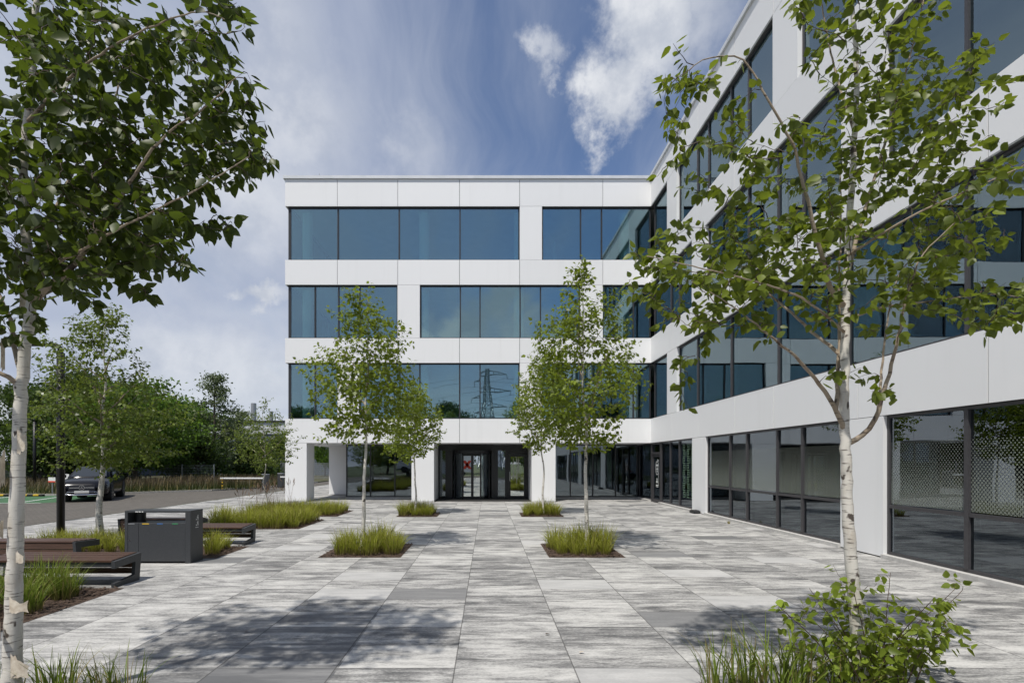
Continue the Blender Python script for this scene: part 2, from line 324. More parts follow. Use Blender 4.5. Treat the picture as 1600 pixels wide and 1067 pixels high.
# ------------------------------------------------------------------ mesh helpers
class MB:
    def __init__(s): s.v = []; s.f = []
    def quad(s, a, b, c, d):
        n = len(s.v); s.v += [tuple(a), tuple(b), tuple(c), tuple(d)]; s.f.append((n, n + 1, n + 2, n + 3))
    def poly(s, pts):
        n = len(s.v); s.v += [tuple(p) for p in pts]; s.f.append(tuple(range(n, n + len(pts))))
    def hexa(s, p):
        n = len(s.v); s.v += [tuple(q) for q in p]
        for f in ((0, 3, 2, 1), (4, 5, 6, 7), (0, 1, 5, 4), (1, 2, 6, 5), (2, 3, 7, 6), (3, 0, 4, 7)): s.f.append(tuple(n + i for i in f))
    def box(s, x0, x1, y0, y1, z0, z1, c=0.0):
        if c <= 0:
            s.hexa([(x0, y0, z0), (x1, y0, z0), (x1, y1, z0), (x0, y1, z0), (x0, y0, z1), (x1, y0, z1), (x1, y1, z1), (x0, y1, z1)]); return
        bm_box(s, x0, x1, y0, y1, z0, z1, c)
    def tube(s, pts, rads, sides=8, cap=True):
        pts = [Vector(p) for p in pts]; n0 = len(s.v); k = len(pts)
        up = None
        for i, p in enumerate(pts):
            d = (pts[min(i + 1, k - 1)] - pts[max(i - 1, 0)]).normalized()
            if up is None: up = d.orthogonal().normalized()
            up = (up - d * up.dot(d)); up = up.normalized() if up.length > 1e-6 else d.orthogonal().normalized()
            sd = d.cross(up); r = rads[i] if hasattr(rads, '__len__') else rads
            for j in range(sides):
                a = 2 * math.pi * j / sides; s.v.append(tuple(p + (up * math.cos(a) + sd * math.sin(a)) * r))
        for i in range(k - 1):
            for j in range(sides):
                a = n0 + i * sides + j; b = n0 + i * sides + (j + 1) % sides
                s.f.append((a, b, b + sides, a + sides))
        if cap:
            s.f.append(tuple(n0 + j for j in reversed(range(sides)))); s.f.append(tuple(n0 + (k - 1) * sides + j for j in range(sides)))
    def prism(s, pts, ax, a0, a1):
        """extrude a 2-D outline along axis ax (0 x,1 y,2 z)"""
        def P(u, v, a): return (a, u, v) if ax == 0 else ((u, a, v) if ax == 1 else (u, v, a))
        n = len(s.v); k = len(pts)
        s.v += [P(u, v, a0) for u, v in pts] + [P(u, v, a1) for u, v in pts]
        s.f.append(tuple(n + i for i in reversed(range(k)))); s.f.append(tuple(n + k + i for i in range(k)))
        for i in range(k): j = (i + 1) % k; s.f.append((n + i, n + j, n + k + j, n + k + i))
    def build(s, name, m, parent=None, smooth=False, loc=None):
        me = bpy.data.meshes.new(name); me.from_pydata(s.v, [], s.f); me.update()
        return link(name, me, m, parent, smooth, loc)
def bm_box(s, x0, x1, y0, y1, z0, z1, c):
    """box with chamfered edges"""
    import bmesh
    bm = bmesh.new(); r = bmesh.ops.create_cube(bm, size=1)
    bmesh.ops.scale(bm, vec=(x1 - x0, y1 - y0, z1 - z0), verts=bm.verts)
    bmesh.ops.bevel(bm, geom=bm.edges[:], offset=c, segments=2, profile=.6, affect='EDGES')
    bmesh.ops.translate(bm, vec=((x0 + x1) / 2, (y0 + y1) / 2, (z0 + z1) / 2), verts=bm.verts)
    n = len(s.v); bm.verts.index_update()
    s.v += [tuple(v.co) for v in bm.verts]; s.f += [tuple(n + v.index for v in f.verts) for f in bm.faces]; bm.free()
def link(name, me, m, parent=None, smooth=False, loc=None):
    if m is not None: me.materials.append(m)
    if smooth:
        me.polygons.foreach_set('use_smooth', [True] * len(me.polygons))
    o = bpy.data.objects.new(name, me); COL.objects.link(o)
    if parent is not None: o.parent = parent
    if loc is not None: o.location = loc
    return o
def qmesh(name, V, Q):
    """fast mesh of quads from arrays"""
    me = bpy.data.meshes.new(name); V = np.asarray(V, np.float32); Q = np.asarray(Q, np.int32)
    me.vertices.add(len(V)); me.vertices.foreach_set('co', V.ravel())
    me.loops.add(Q.size); me.loops.foreach_set('vertex_index', Q.ravel())
    me.polygons.add(len(Q)); me.polygons.foreach_set('loop_start', np.arange(len(Q), dtype=np.int32) * 4)
    me.update(calc_edges=True); me.validate(); return me
def tag(o, label=None, cat=None, group=None, kind=None):
    if label: o['label'] = label
    if cat: o['category'] = cat
    if group: o['group'] = group
    if kind: o['kind'] = kind
    return o
def thing(name, label, cat, loc=(0, 0, 0), rz=0, group=None):
    o = bpy.data.objects.new(name, None); o.empty_display_size = .2; COL.objects.link(o)
    o.location = loc; o.rotation_euler = (0, 0, rz); return tag(o, label, cat, group)
def dup(root, loc, rz=0, label=None, group=None, scale=None):
    r = root.copy(); COL.objects.link(r); r.location = loc; r.rotation_euler = (0, 0, rz)
    if scale: r.scale = scale
    if label: r['label'] = label
    if group: r['group'] = group
    for ch in list(root.children):
        c = ch.copy(); COL.objects.link(c); c.parent = r
        for g in ch.children:
            e = g.copy(); COL.objects.link(e); e.parent = c
    return r
def struct(o): o['kind'] = 'structure'; return o
def at(x, y, Y): return Vector(((x - VX) * Y / F, Y, EYE - (y - VY) * Y / F))

# ------------------------------------------------------------------ ground, plaza, road
g = MB(); g.quad((-400, -400, -.014), (400, -400, -.014), (400, 500, -.014), (-400, 500, -.014)); struct(g.build('ground', M['earth']))
g = MB(); g.poly([(-70, -9, -.006), (-12.8, -9, -.006), (-12.8, 31, -.006), (-12.3, 90, -.006), (-16.5, 90, -.006), (-16.5, 40, -.006), (-22, 30, -.006), (-70, 30, -.006)]); struct(g.build('road', M['road']))
g = MB(); g.quad((-70, -17, -.0065), (40, -17, -.0065), (40, -9, -.0065), (-70, -9, -.0065)); struct(g.build('access_road', M['road']))
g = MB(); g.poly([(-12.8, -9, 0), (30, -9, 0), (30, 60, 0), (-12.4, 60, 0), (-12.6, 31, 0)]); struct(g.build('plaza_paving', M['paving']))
# verge beyond the road with a kerb
VG = [(-70, 26.9), (-22.2, 26.9), (-20.6, 28.2), (-16.9, 31.2), (-15.2, 35.5), (-14.7, 44), (-14.7, 90), (-70, 90)]
g = MB(); g.prism(VG, 2, -.2, .07); struct(g.build('grass_verge', M['verge']))
g = MB()
for (a, b) in zip(VG[:6], VG[1:6]):
    a = Vector((*a, 0)); b = Vector((*b, 0)); n = (b - a).normalized().cross(Vector((0, 0, 1))) * .12
    g.hexa([a + Vector((0, 0, -.1)), a + n + Vector((0, 0, -.1)), b + n + Vector((0, 0, -.1)), b + Vector((0, 0, -.1)),
            a + Vector((0, 0, .085)), a + n + Vector((0, 0, .085)), b + n + Vector((0, 0, .085)), b + Vector((0, 0, .085))])
struct(g.build('kerb', M['kerb']))
g = MB(); g.poly([(-34, 21.6, -.002), (-19.2, 21.9, -.002), (-17.9, 24.5, -.002), (-19.6, 26.9, -.002), (-34, 26.9, -.002)]); struct(g.build('green_parking_bay', M['greenbay']))
g = MB()
def stripe(x0, y0, x1, y1, w=.1, z=.002):
    a = Vector((x0, y0, z)); b = Vector((x1, y1, z)); n = (b - a).normalized().cross(Vector((0, 0, 1))) * w / 2; g.quad(a - n, b - n, b + n, a + n)
stripe(-34, 21.7, -19.2, 22.0); stripe(-23.0, 22.0, -24.4, 26.6); stripe(-20.3, 22.1, -21.9, 26.6); stripe(-26, 26.0, -22.2, 22.9); stripe(-26.3, 22.5, -26.9, 26.6); stripe(-29.5, 22.5, -30, 26.6)
struct(g.build('parking_lines', M['whitepaint']))

# ------------------------------------------------------------------ the office building
FY, WX = 22.7, 7.23                     # front plane, wing plane
def fx(p): return (p - VX) * FY / F
def fz(p): return EYE - (p - VY) * FY / F
Z = dict(roof1=14.42, roof0=14.29, r3t=fz(322.5), r3b=fz(406), r2t=fz(445), r2b=fz(528), r1t=fz(567), r1b=fz(654), gt=fz(692))
XL, XR, WY0, YB = fx(445.5), 20.0, -12.0, 38.0
B = thing('office_building', 'white four storey L shaped office building with long blue glass window bands', 'building', (0, FY, 0))
def off(o): o.location = (o.location[0], o.location[1] - FY, o.location[2]); return o
def part(mb, name, m, parent=None, smooth=False):
    o = mb.build(name, m, parent or B, smooth)
    if parent is None: off(o)
    return o
class Face:
    """boxes on a facade: u along it, n outwards, z up"""
    def __init__(s, kind): s.k = kind
    def box(s, mb, u0, u1, n0, n1, z0, z1):
        if s.k == 'front': mb.box(u0, u1, FY - n1, FY - n0, z0, z1)
        elif s.k == 'wing': mb.box(WX - n1, WX - n0, u0, u1, z0, z1)
        else: mb.box(XL - n1, XL - n0, u0, u1, z0, z1)
    def sheet(s, mb, u0, u1, n, z0, z1):
        if s.k == 'front': mb.quad((u0, FY - n, z0), (u1, FY - n, z0), (u1, FY - n, z1), (u0, FY - n, z1))
        elif s.k == 'wing': mb.quad((WX - n, u1, z0), (WX - n, u0, z0), (WX - n, u0, z1), (WX - n, u1, z1))
        else: mb.quad((XL - n, u1, z0), (XL - n, u0, z0), (XL - n, u0, z1), (XL - n, u1, z1))
front, wing, side = Face('front'), Face('wing'), Face('side')
GAP = .010
def band(face, u0, u1, z0, z1, joints, name='facade_band'):
    mb = MB(); us = [u0] + sorted(j for j in joints if u0 + .2 < j < u1 - .2) + [u1]
    for a, b in zip(us, us[1:]):
        face.box(mb, a + (GAP if a > u0 else 0), b - (GAP if b < u1 else 0), -.05, 0, z0 + .006, z1 - .006)
    return part(mb, name, M['white'])
def pillar(face, u0, u1, z0, z1, depth=.35, name='pillar'):
    mb = MB(); face.box(mb, u0 + .004, u1 - .004, -depth, -.002, z0 + .004, z1 - .004); return part(mb, name, M['white'])
def window(face, u0, u1, z0, z1, mull, fm='frame', gm='glass', rec=.14, sill=.035, transom=None, film=(), mw=.055):
    fr = MB(); ys = [z0, z1]
    face.box(fr, u0 + .003, u1 - .003, -rec - .07, -rec + .03, z0 + .003, z0 + .05)
    face.box(fr, u0 + .003, u1 - .003, -rec - .07, -rec + .03, z1 - .05, z1 - .003)
    for e in (u0 + .003, u1 - .053): face.box(fr, e, e + .05, -rec - .07, -rec + .03, z0 + .051, z1 - .051)
    for m_ in mull: face.box(fr, m_ - mw / 2, m_ + mw / 2, -rec - .08, -rec + .045, z0 + .051, z1 - .051)
    if transom:
        e = [u0 + .055] + [x for m_ in sorted(mull) for x in (m_ - mw / 2 - .001, m_ + mw / 2 + .001)] + [u1 - .055]
        for a, b in zip(e[::2], e[1::2]): face.box(fr, a, b, -rec - .06, -rec + .035, transom - .03, transom + .03)
    w = part(fr, 'window', M[fm])
    gl = MB(); e = [u0 + .03] + sorted(mull) + [u1 - .03]
    for a, b in zip(e, e[1:]):
        if transom:
            face.box(gl, a + .01, b - .01, -rec - .03, -rec, z0 + .03, transom - .01); face.box(gl, a + .01, b - .01, -rec - .03, -rec, transom + .01, z1 - .03)
        else: face.box(gl, a + .01, b - .01, -rec - .03, -rec, z0 + .03, z1 - .03)
    part(gl, 'pane', M[gm], w)
    w.children[0].location = (0, 0, 0)
    for (a, b, za, zb) in film:
        f = MB(); face.sheet(f, a, b, -rec + .003, za, zb); part(f, 'dotted_film', M['dots'], w)
    return w
JF = [fx(p) for p in (527, 621.5, 718, 812, 942)]
band(front, XL, WX, Z['r3t'], Z['roof0'], JF); band(front, XL, WX, Z['r2t'], Z['r3b'], JF)
band(front, XL, WX, Z['r1t'], Z['r2b'], JF); band(front, XL, WX, Z['gt'], Z['r1b'], JF)
def px_row(zt, zb, wins, pils):
    for (a, b, ms) in wins: window(front, fx(a), fx(b), zb, zt, [fx(m_) for m_ in ms])
    for (a, b) in pils: pillar(front, fx(a), fx(b), zb, zt)
CR = 1018.0
px_row(Z['r3t'], Z['r3b'], [(449, 812, (527, 623, 718.5)), (847, CR, (908, 941))], [(812, 847)])
px_row(Z['r2t'], Z['r2b'], [(449, 621, (491, 528, 561)), (656, 907, (719, 750, 813, 845)), (942, CR, (991,))], [(621, 656), (907, 942)])
px_row(Z['r1t'], Z['r1b'], [(449, 527, (491,)), (561, 812, (624, 655.5, 718, 750)), (847, CR, (907, 941, 991))], [(527, 561), (812, 847)])
# the wing
JW = [20.1, 17.6, 15.0, 12.95, 10.0, 7.4, 4.8, 2.2, -.4, -3, -5.6, -8.2]
for a, b in (('r3t', 'roof0'), ('r2t', 'r3b'), ('r1t', 'r2b'), ('gt', 'r1b')): band(wing, WY0, FY, Z[a], Z[b], JW)
def wrow(zt, zb, wins, pils):
    for (a, b, ms) in wins: window(wing, a, b, zb, zt, ms, 'frame_grey')
    for (a, b) in pils: pillar(wing, a, b, zb, zt)
def alt(a, b, first=1.55):
    r, u, w = [], a, first
    while u + w < b - .5: u += w; r.append(u); w = 2.55 - w
    return r
wrow(Z['r3t'], Z['r3b'], [(20.66, FY - .14, ()), (13.0, 19.6, (14.4, 15.42, 17.0, 17.9)), (4.4, 11.95, (10.4, 9.4, 7.84, 6.85, 5.3)), (-4.2, 3.35, alt(-4.2, 3.35)), (WY0, -5.25, alt(WY0, -5.25))],
     [(19.6, 20.66), (11.95, 13.0), (3.35, 4.4), (-5.25, -4.2)])
wrow(Z['r2t'], Z['r2b'], [(18.15, FY - .14, (19.6, 20.5)), (10.48, 17.02, (11.9, 12.93, 14.4, 15.42)), (1.8, 9.36, (7.84, 6.85, 5.3, 4.3)), (-6.8, .75, alt(-6.8, .75)), (WY0, -7.85, alt(WY0, -7.85))],
     [(17.02, 18.15), (9.36, 10.48), (.75, 1.8), (-7.85, -6.8)])
wrow(Z['r1t'], Z['r1b'], [(20.66, FY - .14, ()), (-1.0, 19.6, (17.9, 15.42, 12.92, 10.4, 7.84, 5.3, 2.8, .3)), (WY0, -2.05, alt(WY0, -2.05, 2.5))], [(19.6, 20.66), (-2.05, -1.0)])
# wing ground floor
GT = Z['gt']; TR = .95; PL = .075
window(wing, 10.5, 17.0, PL, GT, [15.42, 14.42, 12.91, 11.88], 'frame_grey', 'glass_low', .10, transom=TR, mw=.07,
       film=((15.48, 16.92, TR + .05, 2.1), (14.46, 15.38, TR + .05, 2.1), (12.95, 14.38, TR + .05, 2.1), (11.92, 12.87, TR + .05, 2.1), (10.56, 11.84, TR + .05, 2.1)))
window(wing, 1.8, 9.36, PL, GT, [7.8, 6.8, 5.3, 4.3], 'frame_grey', 'glass_low', .10, transom=TR, mw=.07,
       film=((7.84, 9.3, TR + .05, 2.1), (6.84, 7.76, TR + .05, 2.1), (5.34, 6.76, TR + .05, 2.1), (4.34, 5.26, TR + .05, 2.1), (1.86, 4.26, TR + .05, 2.1)))
window(wing, -6.8, .75, PL, GT, alt(-6.8, .75), 'frame_grey', 'glass_low', .10, transom=TR, mw=.07)
for a, b in ((17.0, 18.12), (9.36, 10.5), (.75, 1.8), (-7.85, -6.8)): pillar(wing, a, b, .02, GT, .4)
window(wing, WY0, -7.85, PL, GT, alt(WY0, -7.85), 'frame_grey', 'glass_low', .10, transom=TR, mw=.07)
window(wing, 18.12, 21.55, PL, GT, [19.5, 20.47], 'frame_grey', 'glass_low', .10, mw=.07)
window(wing, 22.86, 24.72, PL, GT, [], 'frame_grey', 'glass_low', .10, mw=.07)
pb = MB()
for a, b in ((1.8, 9.36), (10.5, 17.0), (18.12, 21.55), (22.9, 24.7), (-6.8, .75), (WY0, -7.85)): wing.box(pb, a, b, -.2, .05, -.02, PL - .002)
part(pb, 'plinth', M['plinth'])
# green and white square-spiral film next to the pillar
sp = MB()
def spiral(u, z, s, fl):
    w = s * .11
    for (a0, b0, a1, b1) in ((0, 0, 1, .11), (.89, .11, 1, .9), (.2, .79, .89, .9), (.2, .34, .31, .79), (.31, .34, .68, .45), (.57, .45, .68, .62)):
        a0, a1 = (1 - a1, 1 - a0) if fl else (a0, a1)
        wing.sheet(sp, u + a0 * s, u + a1 * s, -.096, z + b0 * s, z + b1 * s)
k = 0
for r_ in range(8):
    for c_ in range(3): spiral(18.22 + c_ * .38, .45 + r_ * .25, .235, (r_ + c_) % 2 == 0)
part(sp, 'patterned_film', mat('pattern_green', (.13, .22, .15), .6))
# wing side door
dr = MB()
D0, D1, DT = 21.57, 22.84, 2.1
for a, b, z0, z1 in ((D0, D0 + .09, .02, GT - .01), (D1 - .09, D1, .02, GT - .01), (D0 + .09, D1 - .09, DT, DT + .09), (D0 + .09, D1 - .09, GT - .07, GT - .01)): wing.box(dr, a, b, -.2, -.05, z0, z1)
for a, b, z0, z1 in ((D0 + .1, D0 + .2, .03, DT - .01), (D1 - .2, D1 - .1, .03, DT - .01), (D0 + .2, D1 - .2, .03, .15), (D0 + .2, D1 - .2, DT - .12, DT - .01)): wing.box(dr, a, b, -.17, -.08, z0, z1)
door = part(dr, 'side_door', M['frame_grey'])
gl = MB(); wing.box(gl, D0 + .19, D1 - .19, -.14, -.12, .14, DT - .11); part(gl, 'pane', M['glass_low'], door); gl = MB(); wing.box(gl, D0 + .085, D1 - .085, -.14, -.12, DT + .085, GT - .065); part(gl, 'transom_pane', M['glass_low'], door)
h_ = MB(); h_.tube([(WX + .02, D0 + .15, .75), (WX + .02, D0 + .15, 1.35)], .018, 8); h_.box(WX + .02, WX + .08, D0 + .14, D0 + .16, .85, .88); h_.box(WX + .02, WX + .08, D0 + .14, D0 + .16, 1.22, 1.25); part(h_, 'handle', M['chrome'], door)
# white notices stuck on that door: round emblem and lettering blocks
em = MB(); yc, zc = (D0 + D1) / 2, 1.5
for k in range(24):
    a0, a1 = 2 * math.pi * k / 24, 2 * math.pi * (k + 1) / 24
    for r0, r1 in ((.235, .26),): em.quad(*[(WX + .118, yc + math.cos(a) * r * .85, zc + math.sin(a) * r * 1.15) for a, r in ((a0, r0), (a0, r1), (a1, r1), (a1, r0))])
for (a, b, z0, z1) in ((-.1, .1, 1.42, 1.46), (-.08, .08, 1.5, 1.53), (-.05, .05, 1.32, 1.38), (-.12, -.02, 1.58, 1.66), (.02, .12, 1.58, 1.66), (-.18, -.12, 1.79, 1.85), (-.09, -.03, 1.83, 1.88),
                       (-.10, .14, .86, .89), (-.16, .16, .74, .78), (-.16, .16, .68, .71), (-.03, .05, .93, 1.06), (-.08, .12, .90, .93)):
    em.quad((WX + .118, yc + a, z0), (WX + .118, yc + b, z0), (WX + .118, yc + b, z1), (WX + .118, yc + a, z1))
part(em, 'notice', M['sprayer'], door)
# front ground floor: pillars, recessed glazing, entrance
GY = 24.7
pl = MB(); pl.box(XL, fx(479), FY + .002, FY + 1.0, .02, GT - .004); part(pl, 'pillar', M['white'])
for a, b in ((643, 678), (831, 868)):
    pl = MB(); pl.box(fx(a), fx(b), FY + .002, GY + .25, .02, GT - .004); part(pl, 'pillar', M['white'])
bp = at(514, 772, 27.6); bq = at(545, 772, 27.6)
pl = MB(); pl.box(bp.x, bq.x, 27.6, 28.6, .02, GT - .004); part(pl, 'pillar', M['white'])
pl = MB(); pl.box(XL, XL + 1.0, YB - 1.2, YB - .2, .02, GT - .004); part(pl, 'pillar', M['white'])
def recessed(u0, u1, mull, z0=.09):
    fr = MB(); y = GY
    e = [u0, u1]
    for m_ in mull: fr.box(m_ - .025, m_ + .025, y - .05, y + .06, z0, GT - .06)
    fr.box(u0, u1, y - .04, y + .05, GT - .06, GT - .005); fr.box(u0, u1, y - .04, y + .05, z0 - .02, z0 + .035)
    for a in (u0, u1 - .05): fr.box(a, a + .05, y - .04, y + .05, z0 + .036, GT - .061)
    w = part(fr, 'window', M['frame'])
    gl = MB(); es = [u0 + .02] + list(mull) + [u1 - .02]
    for a, b in zip(es, es[1:]): gl.box(a + .004, b - .004, y, y + .025, z0 + .01, GT - .03)
    part(gl, 'pane', M['glass_low'], w)
def gx(p): return (p - VX) * GY / F
recessed(gx(541), fx(643) - .003, [gx(579), gx(617)]); recessed(fx(868) + .003, WX - .003, [gx(891), gx(926), gx(961.5)])
st = MB(); st.box(gx(541), fx(643) - .005, GY - .12, GY + .2, -.02, .068); st.box(fx(868) + .005, WX - .06, GY - .12, GY + .2, -.02, .068); part(st, 'plinth', M['plinth'])
rt = MB(); rt.box(gx(541) + .002, gx(541) + .06, GY + .06, YB - .3, .02, GT - .01); part(rt, 'lobby_side_wall', M['frame'])
# entrance screen
E0, E1 = fx(678) + .003, fx(831) - .003
def gxr(p): return min(max((p - VX) * GY / F, E0), E1)
sc = MB()
sc.box(E0, E1, GY - .06, GY + .10, GT - .28, GT - .006)
for a, b in ((E0, E0 + .08), (gxr(696), gxr(707)), (gxr(768), gxr(778)), (gxr(789), gxr(794)), (E1 - .10, E1)): sc.box(a, b, GY - .06, GY + .10, .02, GT - .281)
ent = part(sc, 'entrance_screen', M['dark'])
gl = MB(); gl.box(E0 + .07, gxr(696) + .01, GY, GY + .02, .05, GT - .27); part(gl, 'pane', M['glass_low'], ent); gl = MB(); gl.box(gxr(778) - .01, gxr(789) + .01, GY, GY + .02, .05, GT - .27); part(gl, 'pane', M['glass_low'], ent)
dl = MB(); a, b = gxr(794) + .004, E1 - .104
for (u0, u1, z0, z1) in ((a, a + .11, .03, 2.15), (b - .11, b, .03, 2.15), (a + .11, b - .11, .03, .14), (a + .11, b - .11, 2.02, 2.15), (a, b, 2.16, GT - .282)): dl.box(u0, u1, GY - .045, GY + .03, z0, z1)
leafd = part(dl, 'glass_door', M['dark'])
gl = MB(); gl.box(a + .1, b - .1, GY - .02, GY, .13, 2.03); part(gl, 'pane', M['glass_clear'], leafd)
hd = MB(); hd.tube([(a + .07, GY - .11, .85), (a + .07, GY - .11, 1.3)], .014, 8); hd.box(a + .06, a + .08, GY - .11, GY - .04, .9, .92); hd.box(a + .06, a + .08, GY - .11, GY - .04, 1.24, 1.26); part(hd, 'handle', M['chrome'], leafd)
rc = Vector(((gxr(707) + gxr(768)) / 2, GY + .15, 0)); RR = (gxr(768) - gxr(707)) / 2 - .01
rv = MB(); k = 28
ring = [(rc.x + math.cos(2 * math.pi * i / k) * RR, rc.y + math.sin(2 * math.pi * i / k) * RR) for i in range(k)]
rv.prism(ring, 2, 2.16, GT - .283)
for ang in (-155, -118, -62, -25, 25, 155): 
    p = (rc.x + math.cos(R(ang)) * (RR - .03), rc.y + math.sin(R(ang)) * (RR - .03)); rv.tube([(*p, .02), (*p, 2.16)], .035, 8)
for i in range(k):      # floor ring
    a0, a1 = 2 * math.pi * i / k, 2 * math.pi * (i + 1) / k
    rv.quad(*[(rc.x + math.cos(q) * r, rc.y + math.sin(q) * r, .03) for q, r in ((a0, RR - .12), (a0, RR), (a1, RR), (a1, RR - .12))])
rev = part(rv, 'revolving_door', M['dark'])
gl = MB()
for (s0, s1) in ((-155, -118), (-62, -25)):
    for i in range(8):
        q0, q1 = R(s0 + (s1 - s0) * i / 8), R(s0 + (s1 - s0) * (i + 1) / 8)
        gl.quad(*[(rc.x + math.cos(q) * RR * .97, rc.y + math.sin(q) * RR * .97, z) for q, z in ((q0, .04), (q1, .04), (q1, 2.15), (q0, 2.15))])
part(gl, 'curved_pane', M['glass_low'], rev)
# leaves of the revolving door: one pair across the opening, set just inside the drum
lf = MB(); gl2 = MB()
yv = rc.y - RR * .62; xa, xb = rc.x - RR * .60, rc.x + RR * .66
for (u0, u1, z0, z1) in ((xa, xa + .06, .05, 2.14), (xb - .06, xb, .05, 2.14), (xa + .06, xb - .06, .05, .13), (xa + .06, xb - .06, 2.05, 2.14), ((xa + xb) / 2 - .06, (xa + xb) / 2 + .06, .131, 2.049)): lf.box(u0, u1, yv - .02, yv + .03, z0, z1)
gl2.box(xa + .05, (xa + xb) / 2 - .05, yv, yv + .012, .12, 2.06); gl2.box((xa + xb) / 2 + .05, xb - .05, yv, yv + .012, .12, 2.06)
part(lf, 'door_wing', M['dark'], rev); part(gl2, 'wing_pane', M['glass_clear'], rev)
mt_ = MB(); mt_.box(E0 + .01, E1 - .01, FY + .15, GY - .08, .002, .012); part(mt_, 'entrance_mat', mat_noise('black_mat', (.012, .012, .012), (.03, .03, .03), 120, .9))
# slabs, ceilings, roof, inside
def slab(z0, z1, n, m, ins=.055):
    mb = MB(); mb.box(XL + ins, XR, FY + ins, YB, z0, z1); mb.box(WX + ins, XR, WY0, FY + ins - .002, z0, z1); return part(mb, n, m)
slab(Z['r3t'] + .01, Z['roof0'] - .02, 'roof_slab', M['core']); slab(Z['r2t'] + .01, Z['r3b'] - .01, 'floor_slab', M['core'])
slab(Z['r1t'] + .01, Z['r2b'] - .01, 'floor_slab', M['core']); slab(GT + .012, Z['r1b'] - .01, 'floor_slab', M['core'])
cl = MB()
for z in (Z['r3t'], Z['r2t'], Z['r1t']): cl.box(XL + .3, XR, FY + .3, YB - .1, z - .045, z - .005); cl.box(WX + .3, XR, WY0 + .1, FY + .29, z - .045, z - .005)
cl.box(gx(541) + .1, XR, GY + .12, YB - .1, GT - .05, GT + .008); cl.box(WX + .3, XR, WY0 + .1, GY + .11, GT - .05, GT + .008)
part(cl, 'ceiling', M['ceil'])
sf = MB(); sf.box(XL + .06, gx(541) + .09, FY + .06, YB - .1, GT + .001, GT + .011); sf.box(gx(541) + .092, WX + .2, FY + .06, GY + .115, GT + .001, GT + .0105); part(sf, 'soffit', M['soffit'])
iw = MB()
for z0, z1 in ((Z['r3b'], Z['r3t']), (Z['r2b'], Z['r2t']), (Z['r1b'], Z['r1t']), (0, GT)):
    iw.box(gx(541) + .2 if z0 == 0 else XL + .3, XR - .1, YB - 6, YB - 5.8, z0, z1 - .05); iw.box(WX + 7, WX + 7.15, WY0 + .2, YB - 6.1, z0, z1 - .05)
    if z0: iw.box(fx(640), fx(640) + .12, FY + 4.5, YB - 6.1, z0, z1 - .05); iw.box(fx(880), fx(880) + .12, FY + 3.5, YB - 6.1, z0, z1 - .05)
part(iw, 'inside_wall', M['inwall'])
fl = MB()
for z in (Z['r3b'], Z['r2b'], Z['r1b']): fl.box(XL + .4, XR - .2, FY + .4, YB - .2, z - .008, z + .01); fl.box(WX + .4, XR - .2, WY0 + .2, FY + .39, z - .008, z + .01)
fl.box(gx(541) + .1, XR - .2, GY + .3, YB - .2, .001, .02); fl.box(WX + .3, XR - .2, WY0 + .2, GY + .29, .001, .02)
part(fl, 'inside_floor', M['infloor'])
for xx in (fx(473), fx(660), fx(812), 6.2):
    for z0, z1 in ((Z['r3b'], Z['r3t']), (Z['r2b'], Z['r2t']), (Z['r1b'], Z['r1t'])):
        ic = MB(); ic.tube([(xx, FY + .62, z0 + .01), (xx, FY + .62, z1 - .05)], .22, 20, False); part(ic, 'inside_column', M['incol'], smooth=True)
for yy in (18.5, 11.2, 3.2):
    for z0, z1 in ((Z['r3b'], Z['r3t']), (Z['r2b'], Z['r2t']), (Z['r1b'], Z['r1t'])):
        ic = MB(); ic.tube([(WX + 1.4, yy, z0 + .01), (WX + 1.4, yy, z1 - .05)], .21, 20, False); part(ic, 'inside_column', M['incol'], smooth=True)
cp = MB()
cp.box(XL - .07, WX - .07, FY - .07, FY + .4, Z['roof0'], Z['roof1']); cp.box(WX - .07, WX + .4, WY0, FY - .072, Z['roof0'], Z['roof1'] - .001)
cp.box(XL - .07, XL + .4, FY + .402, YB, Z['roof0'], Z['roof1']); cp.box(WX - .069, XR, FY - .071, FY + .401, Z['roof0'] - .001, Z['roof1'] - .002)
part(cp, 'roof_coping', M['coping'])
rd = MB(); rd.tube([(fx(492), FY + .6, Z['roof0']), (fx(492), FY + .6, Z['roof1'] + .45)], .012, 6); part(rd, 'lightning_rod', M['steel'])
# end wall on the left, and the backs
for a, b in (('r3t', 'roof0'), ('r2t', 'r3b'), ('r1t', 'r2b'), ('gt', 'r1b')): band(side, FY + .052, YB, Z[a], Z[b], [FY + 3, FY + 6, FY + 9, FY + 12])
for zt, zb in ((Z['r3t'], Z['r3b']), (Z['r2t'], Z['r2b']), (Z['r1t'], Z['r1b'])): window(side, FY + .11, YB, zb, zt, [FY + 2.7 * i for i in range(1, 6)])
bk = MB(); bk.box(XL, XR, YB, YB + .2, GT, Z['roof0']); bk.box(XR, XR + .2, WY0, YB + .2, 0, Z['roof0']); bk.box(WX + .01, XR, WY0 - .2, WY0, 0, Z['roof0']); bk.box(gx(541), XR, YB, YB + .2, 0, GT - .002); part(bk, 'rear_wall', M['white'])
# ceiling spot lamps that are lit behind the wing glass
for (yy) in (15.6, 12.3):
    lm = MB(); lm.tube([(WX + 2.2, yy, 2.32), (WX + 2.2, yy, 2.40)], .05, 10)
    e = bpy.data.materials.get('lit_lamp') or mat('lit_lamp', (1, .85, .6), .5)
    bb = e.node_tree.nodes['Principled BSDF']; bb.inputs['Emission Color'].default_value = (1, .8, .5, 1); bb.inputs['Emission Strength'].default_value = 6
    part(lm, 'spot_lamp', e)
for b_ in B.children: pass

